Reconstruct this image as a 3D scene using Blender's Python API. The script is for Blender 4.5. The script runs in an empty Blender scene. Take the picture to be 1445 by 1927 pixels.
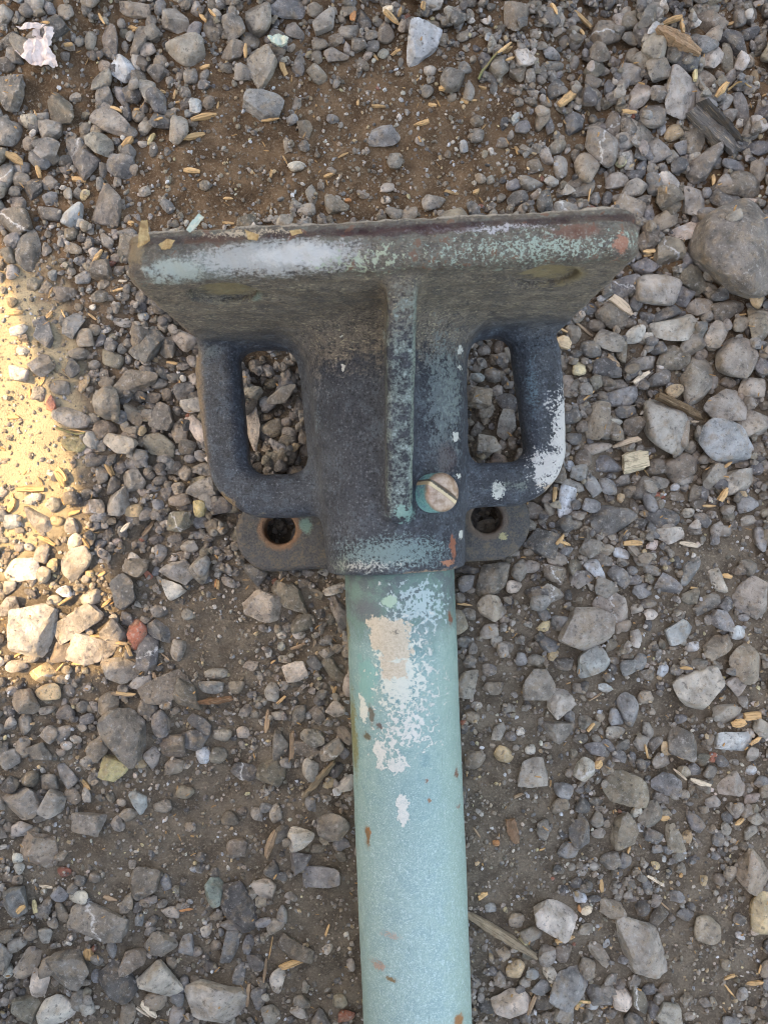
import bpy, bmesh, math, random
import numpy as np
from mathutils import Vector, Matrix

# ------------------------------------------------------------------ camera
F_PX, CX, CY = 1392.0, 722.5, 963.5      # focal length / centre in photograph pixels
CAM_H = 0.377                            # metres above the soil
AXIS_H = 0.042                           # pipe axis above the soil
scene = bpy.context.scene
COL = scene.collection
cam_d = bpy.data.cameras.new('camera')
cam = bpy.data.objects.new('camera', cam_d); COL.objects.link(cam)
cam.location = (0, 0, CAM_H); cam.rotation_euler = (0, 0, 0)
cam_d.sensor_fit = 'AUTO'; cam_d.sensor_width = 36; cam_d.lens = 26.0
cam_d.clip_start = 0.005; cam_d.clip_end = 60
cam_d.dof.use_dof = True; cam_d.dof.focus_distance = 0.345; cam_d.dof.aperture_fstop = 22
scene.camera = cam

# ------------------------------------------------------------------ light
SUN_EL, SUN_AZ = math.radians(50), math.radians(16)     # azimuth: from the left, a little from the top
SDIR = Vector((-math.cos(SUN_EL)*math.cos(SUN_AZ), math.cos(SUN_EL)*math.sin(SUN_AZ), math.sin(SUN_EL)))
world = bpy.data.worlds.new('World'); scene.world = world; world.use_nodes = True
wn = world.node_tree.nodes; wl = world.node_tree.links
sky = wn.new('ShaderNodeTexSky'); sky.sky_type = 'NISHITA'; sky.sun_disc = False
sky.sun_elevation = SUN_EL; sky.sun_rotation = math.radians(-90) + SUN_AZ
sky.air_density = 1.0; sky.dust_density = 2.5; sky.ozone_density = 1.0
bg = wn['Background']; bg.inputs['Strength'].default_value = 0.12
wl.new(sky.outputs[0], bg.inputs['Color'])
sun_d = bpy.data.lights.new('sun', 'SUN'); sun_d.energy = 1.55; sun_d.angle = math.radians(0.53)
sun_d.color = (1.0, 0.79, 0.50)
sun = bpy.data.objects.new('sun', sun_d); COL.objects.link(sun)
sun.rotation_euler = SDIR.to_track_quat('Z', 'Y').to_euler()
vs = scene.view_settings
vs.view_transform = 'Standard'; vs.look = 'None'; vs.gamma = 1.0; vs.use_curve_mapping = False
vs.exposure = 2.62
vs.use_white_balance = True; vs.white_balance_temperature = 8300; vs.white_balance_tint = 10
scene.render.engine = 'CYCLES'
scene.cycles.filter_width = 1.0; scene.cycles.max_bounces = 6; scene.cycles.diffuse_bounces = 4
try:
    scene.cycles.use_denoising = True
except Exception:
    pass

RNG = np.random.default_rng(7)
random.seed(7)

# ------------------------------------------------------------------ helpers
def G(px, py, z=0.003):
    """photograph pixel -> world point at height z (layout only)"""
    d = CAM_H - z
    return ((px - CX) / F_PX * d, (CY - py) / F_PX * d)

def s2l(c):
    c = np.asarray(c, float) / 255.0
    return tuple(np.where(c <= 0.04045, c / 12.92, ((c + 0.055) / 1.055) ** 2.4))

def tag(o, label=None, cat=None, group=None, kind=None):
    if label: o['label'] = label
    if cat: o['category'] = cat
    if group: o['group'] = group
    if kind: o['kind'] = kind
    return o

def fast_mesh(name, V, Fa, smooth=True):
    """V (n,3), Fa (m,k) all same size"""
    me = bpy.data.meshes.new(name)
    V = np.ascontiguousarray(V, dtype=np.float32); Fa = np.ascontiguousarray(Fa, dtype=np.int32)
    n, m, k = len(V), len(Fa), Fa.shape[1]
    me.vertices.add(n); me.vertices.foreach_set('co', V.ravel())
    me.loops.add(m * k); me.loops.foreach_set('vertex_index', Fa.ravel())
    me.polygons.add(m)
    me.polygons.foreach_set('loop_start', np.arange(0, m * k, k, dtype=np.int32))
    me.polygons.foreach_set('use_smooth', np.full(m, smooth, dtype=bool))
    me.update(calc_edges=True)
    return me

def add_obj(name, me, mat=None, parent=None):
    o = bpy.data.objects.new(name, me); COL.objects.link(o)
    if mat is not None and me is not None and len(me.materials) == 0: me.materials.append(mat)
    if parent is not None: o.parent = parent
    return o

def ico(level):
    bm = bmesh.new(); bmesh.ops.create_icosphere(bm, subdivisions=level, radius=1.0)
    V = np.array([v.co[:] for v in bm.verts]); Fa = np.array([[v.index for v in f.verts] for f in bm.faces])
    bm.free(); V /= np.linalg.norm(V, axis=1)[:, None]
    return V, Fa
ICO = {k: ico(k) for k in (1, 2, 3, 4)}

# ------------------------------------------------------------------ node helper
class NT:
    def __init__(s, name):
        s.mat = bpy.data.materials.new(name); s.mat.use_nodes = True
        s.t = s.mat.node_tree; s.bsdf = s.t.nodes['Principled BSDF']
        s.tc = s.t.nodes.new('ShaderNodeTexCoord')
        s.P = s.vm('MULTIPLY', s.tc.outputs['Object'], (1000, 1000, 1000))     # millimetres
    def put(s, sock, v):
        if isinstance(v, bpy.types.NodeSocket): s.t.links.new(v, sock)
        elif isinstance(v, (tuple, list)) and len(v) == 3 and sock.type == 'RGBA': sock.default_value = (*v, 1)
        else: sock.default_value = v
    def m(s, op, a, b=0.0, c=None, clamp=False):
        n = s.t.nodes.new('ShaderNodeMath'); n.operation = op; n.use_clamp = clamp
        s.put(n.inputs[0], a); s.put(n.inputs[1], b)
        if c is not None: s.put(n.inputs[2], c)
        return n.outputs[0]
    def vm(s, op, a, b=(0, 0, 0)):
        n = s.t.nodes.new('ShaderNodeVectorMath'); n.operation = op
        s.put(n.inputs[0], a); s.put(n.inputs[1], b)
        return n.outputs['Value'] if op in ('LENGTH', 'DOT_PRODUCT') else n.outputs['Vector']
    def noise(s, scale, detail=4, rough=0.55, vec=None, dist=0.0, col=False):
        n = s.t.nodes.new('ShaderNodeTexNoise'); s.put(n.inputs['Vector'], vec if vec is not None else s.P)
        n.inputs['Scale'].default_value = scale; n.inputs['Detail'].default_value = detail
        n.inputs['Roughness'].default_value = rough; n.inputs['Distortion'].default_value = dist
        return n.outputs['Color' if col else 'Fac']
    def voro(s, scale, vec=None, out='Distance'):
        n = s.t.nodes.new('ShaderNodeTexVoronoi'); s.put(n.inputs['Vector'], vec if vec is not None else s.P)
        n.inputs['Scale'].default_value = scale
        return n.outputs[out]
    def mr(s, v, a, b, c=0.0, d=1.0, smooth=True):
        n = s.t.nodes.new('ShaderNodeMapRange'); n.interpolation_type = 'SMOOTHSTEP' if smooth else 'LINEAR'
        s.put(n.inputs[0], v); s.put(n.inputs[1], a); s.put(n.inputs[2], b); s.put(n.inputs[3], c); s.put(n.inputs[4], d)
        return n.outputs[0]
    def mix(s, f, a, b, mode='MIX'):
        n = s.t.nodes.new('ShaderNodeMix'); n.data_type = 'RGBA'; n.blend_type = mode
        s.put(n.inputs[0], f); s.put(n.inputs[6], a); s.put(n.inputs[7], b)
        return n.outputs[2]
    def ell(s, c, r):
        """1 at the centre of an ellipsoid (object space, mm), 0 on its surface"""
        q = s.vm('MULTIPLY', s.vm('SUBTRACT', getattr(s, 'PW', s.P), tuple(c)), tuple(1.0 / x for x in r))
        return s.m('SUBTRACT', 1.0, s.vm('LENGTH', q))
    def warp(s, big=5.0, small=1.6):
        a = s.vm('MULTIPLY', s.vm('SUBTRACT', s.noise(0.22, 3, .6, col=True), (.5, .5, .5)), (big, big, big))
        b = s.vm('MULTIPLY', s.vm('SUBTRACT', s.noise(1.1, 3, .7, col=True), (.5, .5, .5)), (small, small, small))
        s.PW = s.vm('ADD', s.P, s.vm('ADD', a, b))
    def boxm(s, c, r):
        q = s.sep(s.vm('ABSOLUTE', s.vm('MULTIPLY', s.vm('SUBTRACT', s.PW, tuple(c)), tuple(1.0 / x for x in r))))
        return s.m('SUBTRACT', 1.0, s.m('MAXIMUM', s.m('MAXIMUM', q[0], q[1]), q[2]))
    def patch(s, c, r, nz, amp=1.0, lo=0.25, hi=0.4):
        t = s.m('ADD', s.ell(c, r), s.m('MULTIPLY', s.m('SUBTRACT', nz, 0.5), amp))
        return s.mr(t, lo, hi)
    def sep(s, v):
        n = s.t.nodes.new('ShaderNodeSeparateXYZ'); s.put(n.inputs[0], v); return n.outputs
    def bump(s, h, strength=0.5, dist=0.0005, prev=None):
        n = s.t.nodes.new('ShaderNodeBump'); n.inputs['Strength'].default_value = strength
        n.inputs['Distance'].default_value = dist; s.put(n.inputs['Height'], h)
        if prev is not None: s.put(n.inputs['Normal'], prev)
        return n.outputs[0]
    def out(s, col, rough=0.7, normal=None, spec=0.5, metal=0.0):
        s.put(s.bsdf.inputs['Base Color'], col); s.put(s.bsdf.inputs['Roughness'], rough)
        s.put(s.bsdf.inputs['Specular IOR Level'], spec); s.put(s.bsdf.inputs['Metallic'], metal)
        if normal is not None: s.put(s.bsdf.inputs['Normal'], normal)
        return s.mat

# ------------------------------------------------------------------ materials of the ground
def mat_soil():
    n = NT('soil')
    big = n.noise(0.012, 3, 0.5); mid = n.noise(0.09, 4, 0.6); fine = n.noise(0.9, 5, 0.7); vf = n.noise(3.0, 2, 0.7)
    y = n.sep(n.P)[1]
    top = n.mr(n.m('ADD', y, n.m('MULTIPLY', big, 120)), 90, 220)          # the soil above the flange is a warmer brown
    a = n.mix(top, s2l((132, 119, 103)), s2l((132, 106, 81)))
    b = n.mix(top, s2l((98, 87, 75)), s2l((94, 73, 54)))
    c = n.mix(n.mr(mid, 0.35, 0.65), a, b)
    sunlit_sand = n.mr(n.m('ADD', n.ell((-190, 50, 0), (46, 100, 60)), n.m('MULTIPLY', n.m('SUBTRACT', mid, .5), .9)), .05, .4)     # sandy soil, painted paler to brighten the sunlit patch
    c = n.mix(n.m('MULTIPLY', sunlit_sand, .9), c, s2l((196, 178, 146)))
    c = n.mix(n.mr(fine, 0.52, 0.72), c, s2l((164, 148, 126)))
    c = n.mix(n.m('MULTIPLY', n.mr(fine, 0.46, 0.3), 0.7), c, s2l((62, 51, 41)))
    c = n.mix(n.mr(vf, 0.66, 0.74), c, s2l((206, 196, 180)))
    h = n.m('ADD', n.m('MULTIPLY', fine, 1.0), n.m('MULTIPLY', vf, 0.5))
    return n.out(c, 0.95, n.bump(h, 0.9, 0.0016), 0.15)

def mat_stone(name, per_object):
    n = NT(name)
    if per_object:
        oi = n.t.nodes.new('ShaderNodeObjectInfo'); base = oi.outputs['Color']; rnd = oi.outputs['Random']
    else:
        at = n.t.nodes.new('ShaderNodeAttribute'); at.attribute_name = 'stone_col'; base = at.outputs['Color']
        rnd = at.outputs['Alpha']
    off = n.vm('ADD', n.P, n.vm('MULTIPLY', n.tc.outputs['Object'], (0, 0, 0)))
    cb = n.t.nodes.new('ShaderNodeCombineXYZ'); n.put(cb.inputs[0], n.m('MULTIPLY', rnd, 700)); n.put(cb.inputs[1], n.m('MULTIPLY', rnd, 311))
    P = n.vm('ADD', off, cb.outputs[0])
    big = n.noise(0.11, 3, 0.55, P); mid = n.noise(0.45, 5, 0.65, P); fine = n.noise(2.4, 4, 0.7, P)
    c = n.mix(n.mr(big, 0.3, 0.7), n.mix(0.75, base, (0, 0, 0), 'MIX'), base)
    c = n.mix(0.7, base, c)
    # brown earth clinging in soft patches, pale scuffed spots, dark pits
    c = n.mix(n.m('MULTIPLY', n.mr(n.noise(0.16, 4, 0.6, n.vm('ADD', P, (37, 11, 5))), 0.47, 0.68), 0.55), c, s2l((162, 140, 114)))
    c = n.mix(n.m('MULTIPLY', n.mr(mid, 0.53, 0.70), 0.55), c, s2l((196, 188, 180)))
    c = n.mix(n.m('MULTIPLY', n.mr(mid, 0.46, 0.32), 0.62), c, s2l((58, 54, 52)))
    c = n.mix(n.m('MULTIPLY', n.mr(fine, 0.60, 0.72), 0.7), c, s2l((222, 216, 208)))
    c = n.mix(n.m('MULTIPLY', n.mr(fine, 0.42, 0.30), 0.6), c, s2l((48, 44, 40)))
    if per_object:
        dt = n.m('ADD', n.vm('DOT_PRODUCT', n.P, (.72, .6, .35)), n.m('MULTIPLY', n.m('SUBTRACT', n.noise(0.2, 4, .6, P), .5), 9))
        vein = n.m('ABSOLUTE', dt)
        c = n.mix(n.m('MULTIPLY', n.mr(vein, 1.0, 0.2), n.m('MULTIPLY', n.mr(rnd, 0.91, 0.92), n.mr(mid, .35, .6))), c, s2l((214, 208, 202)))
    r = n.mr(mid, 0.3, 0.7, 0.34, 0.72)
    wv = n.vm('ADD', P, n.vm('MULTIPLY', n.vm('SUBTRACT', n.noise(.3, 2, .5, P, col=True), (.5, .5, .5)), (4, 4, 4)))
    chip = n.voro(.2, wv)
    h = n.m('ADD', n.m('ADD', n.m('MULTIPLY', mid, 1.2), n.m('MULTIPLY', fine, 0.5)), n.m('MULTIPLY', chip, 1.1))
    return n.out(c, r, n.bump(h, 0.9, 0.0018), 0.5)

def mat_wood():
    n = NT('wood_chip')
    oi = n.t.nodes.new('ShaderNodeObjectInfo'); base = oi.outputs['Color']
    cb = n.t.nodes.new('ShaderNodeCombineXYZ'); n.put(cb.inputs[1], n.m('MULTIPLY', oi.outputs['Random'], 300))
    P = n.vm('ADD', n.P, cb.outputs[0])
    grain = n.noise(1.0, 5, 0.7, n.vm('MULTIPLY', P, (0.09, 1.4, 1.4)))
    blot = n.noise(0.25, 3, 0.6, P)
    c = n.mix(n.mr(grain, 0.34, 0.5), n.mix(0.62, base, (0.02, 0.012, 0.006)), base)
    c = n.mix(n.m('MULTIPLY', n.mr(grain, 0.55, 0.7), 0.45), c, s2l((222, 196, 158)))
    c = n.mix(n.m('MULTIPLY', n.mr(blot, 0.5, 0.7), 0.5), c, s2l((96, 80, 62)))
    return n.out(c, 0.85, n.bump(grain, 0.8, 0.0009), 0.2)

M_SOIL = mat_soil(); M_STONE = mat_stone('stone', True); M_GRAVEL = mat_stone('gravel_stone', False); M_WOOD = mat_wood()

# ------------------------------------------------------------------ soil
HX, HY = 0.285, 0.355            # half size of the detailed ground
def snoise(x, y, seed, freqs):
    r = np.random.default_rng(seed); z = np.zeros_like(x)
    for f, a in freqs:
        for _ in range(5):
            an = r.uniform(0, 2 * math.pi); ph = r.uniform(0, 2 * math.pi)
            z += a * np.sin((x * math.cos(an) + y * math.sin(an)) * f * r.uniform(.7, 1.4) + ph) / 5 ** .5
    return z
def bank(px, py):
    """1 where the gravel lies loose and deep (right bank, beside and under the bracket), 0 on trodden dirt"""
    a = np.clip((px - 1010 - 0.25 * np.clip(py - 600, 0, 900)) / 120, 0, 1) * np.clip((1060 - py) / 150, 0, 1)
    b = np.clip(1.6 - np.hypot((px - 420) / 270, (py - 830) / 260) * 1.25, 0, 1)
    c = np.clip(1.6 - np.hypot((px - 930) / 160, (py - 800) / 320) * 1.25, 0, 1)
    d = np.clip(1.5 - np.hypot((px - 170) / 230, (py - 200) / 190) * 1.4, 0, 1) * .6
    return np.maximum(np.maximum(a, b), np.maximum(c, d))
def soil_z(x, y):
    px, py = CX + x * F_PX / CAM_H, CY - y * F_PX / CAM_H
    pit = sum(np.exp(-((px - a) ** 2 + (py - b) ** 2) / 52.0 ** 2) for a, b in ((535, 998), (913, 972)))
    return -0.007 * bank(px, py) - 0.016 * pit + snoise(x, y, 3, [(22, .0014), (70, .0010), (190, .00055), (420, .00035)])
gx = np.linspace(-HX, HX, 286); gy = np.linspace(-HY, HY, 356)
XX, YY = np.meshgrid(gx, gy, indexing='ij'); ZZ = soil_z(XX, YY)
edge = np.clip(np.minimum(HX - abs(XX), HY - abs(YY)) / 0.02, 0, 1)
ZZ = ZZ * edge - (1 - edge) * 0.006
nxg, nyg = XX.shape
idx = np.arange(nxg * nyg).reshape(nxg, nyg)
Fq = np.stack([idx[:-1, :-1], idx[1:, :-1], idx[1:, 1:], idx[:-1, 1:]], -1).reshape(-1, 4)
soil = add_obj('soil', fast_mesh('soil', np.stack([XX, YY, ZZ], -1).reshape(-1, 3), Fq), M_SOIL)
tag(soil, 'brown dirt showing between the loose gravel stones', 'soil', kind='structure')
gv = np.array([[-6, -6, -.006], [6, -6, -.006], [6, 6, -.006], [-6, 6, -.006], [-HX, -HY, -.006], [HX, -HY, -.006], [HX, HY, -.006], [-HX, HY, -.006]])
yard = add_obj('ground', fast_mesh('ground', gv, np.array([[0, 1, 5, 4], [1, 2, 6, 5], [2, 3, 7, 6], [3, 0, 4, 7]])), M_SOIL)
tag(yard, 'bare dirt yard around the patch of gravel', 'ground', kind='structure')

# ------------------------------------------------------------------ hand-placed stones, read off the photograph
CROPS = {'A': (0, 0, 2.89), 'B': (450, 0, 2.627), 'C': (950, 0, 2.919), 'D': (0, 430, 3.44), 'E': (0, 850, 3.44),
         'F': (0, 1300, 2.125), 'G': (1030, 430, 3.381), 'H': (860, 950, 2.47), 'I': (860, 1420, 2.47),
         'J': (360, 600, 3.706), 'K': (700, 600, 3.44), 'L': (380, 1060, 4.817), 'Z': (0, 0, 1.0)}
PAL = {'g': ((168, 158, 146), 'grey'), 'd': ((120, 117, 116), 'dark grey'), 'b': ((147, 149, 153), 'blue-grey'),
       'n': ((170, 150, 127), 'brown'), 'l': ((213, 204, 193), 'light grey'), 'w': ((235, 235, 235), 'whitish'),
       't': ((235, 202, 157), 'tan'), 'y': ((218, 197, 141), 'yellowish'), 'r': ((197, 125, 100), 'brick red'),
       'p': ((235, 211, 193), 'pale pinkish'), 'k': ((200, 216, 222), 'pale blue'), 'o': ((163, 151, 125), 'olive brown'),
       'R': ((218, 134, 102), 'smooth reddish brown'), 'T': ((160, 172, 158), 'greenish'), 'Y': ((235, 222, 163), 'yellow')}
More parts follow.
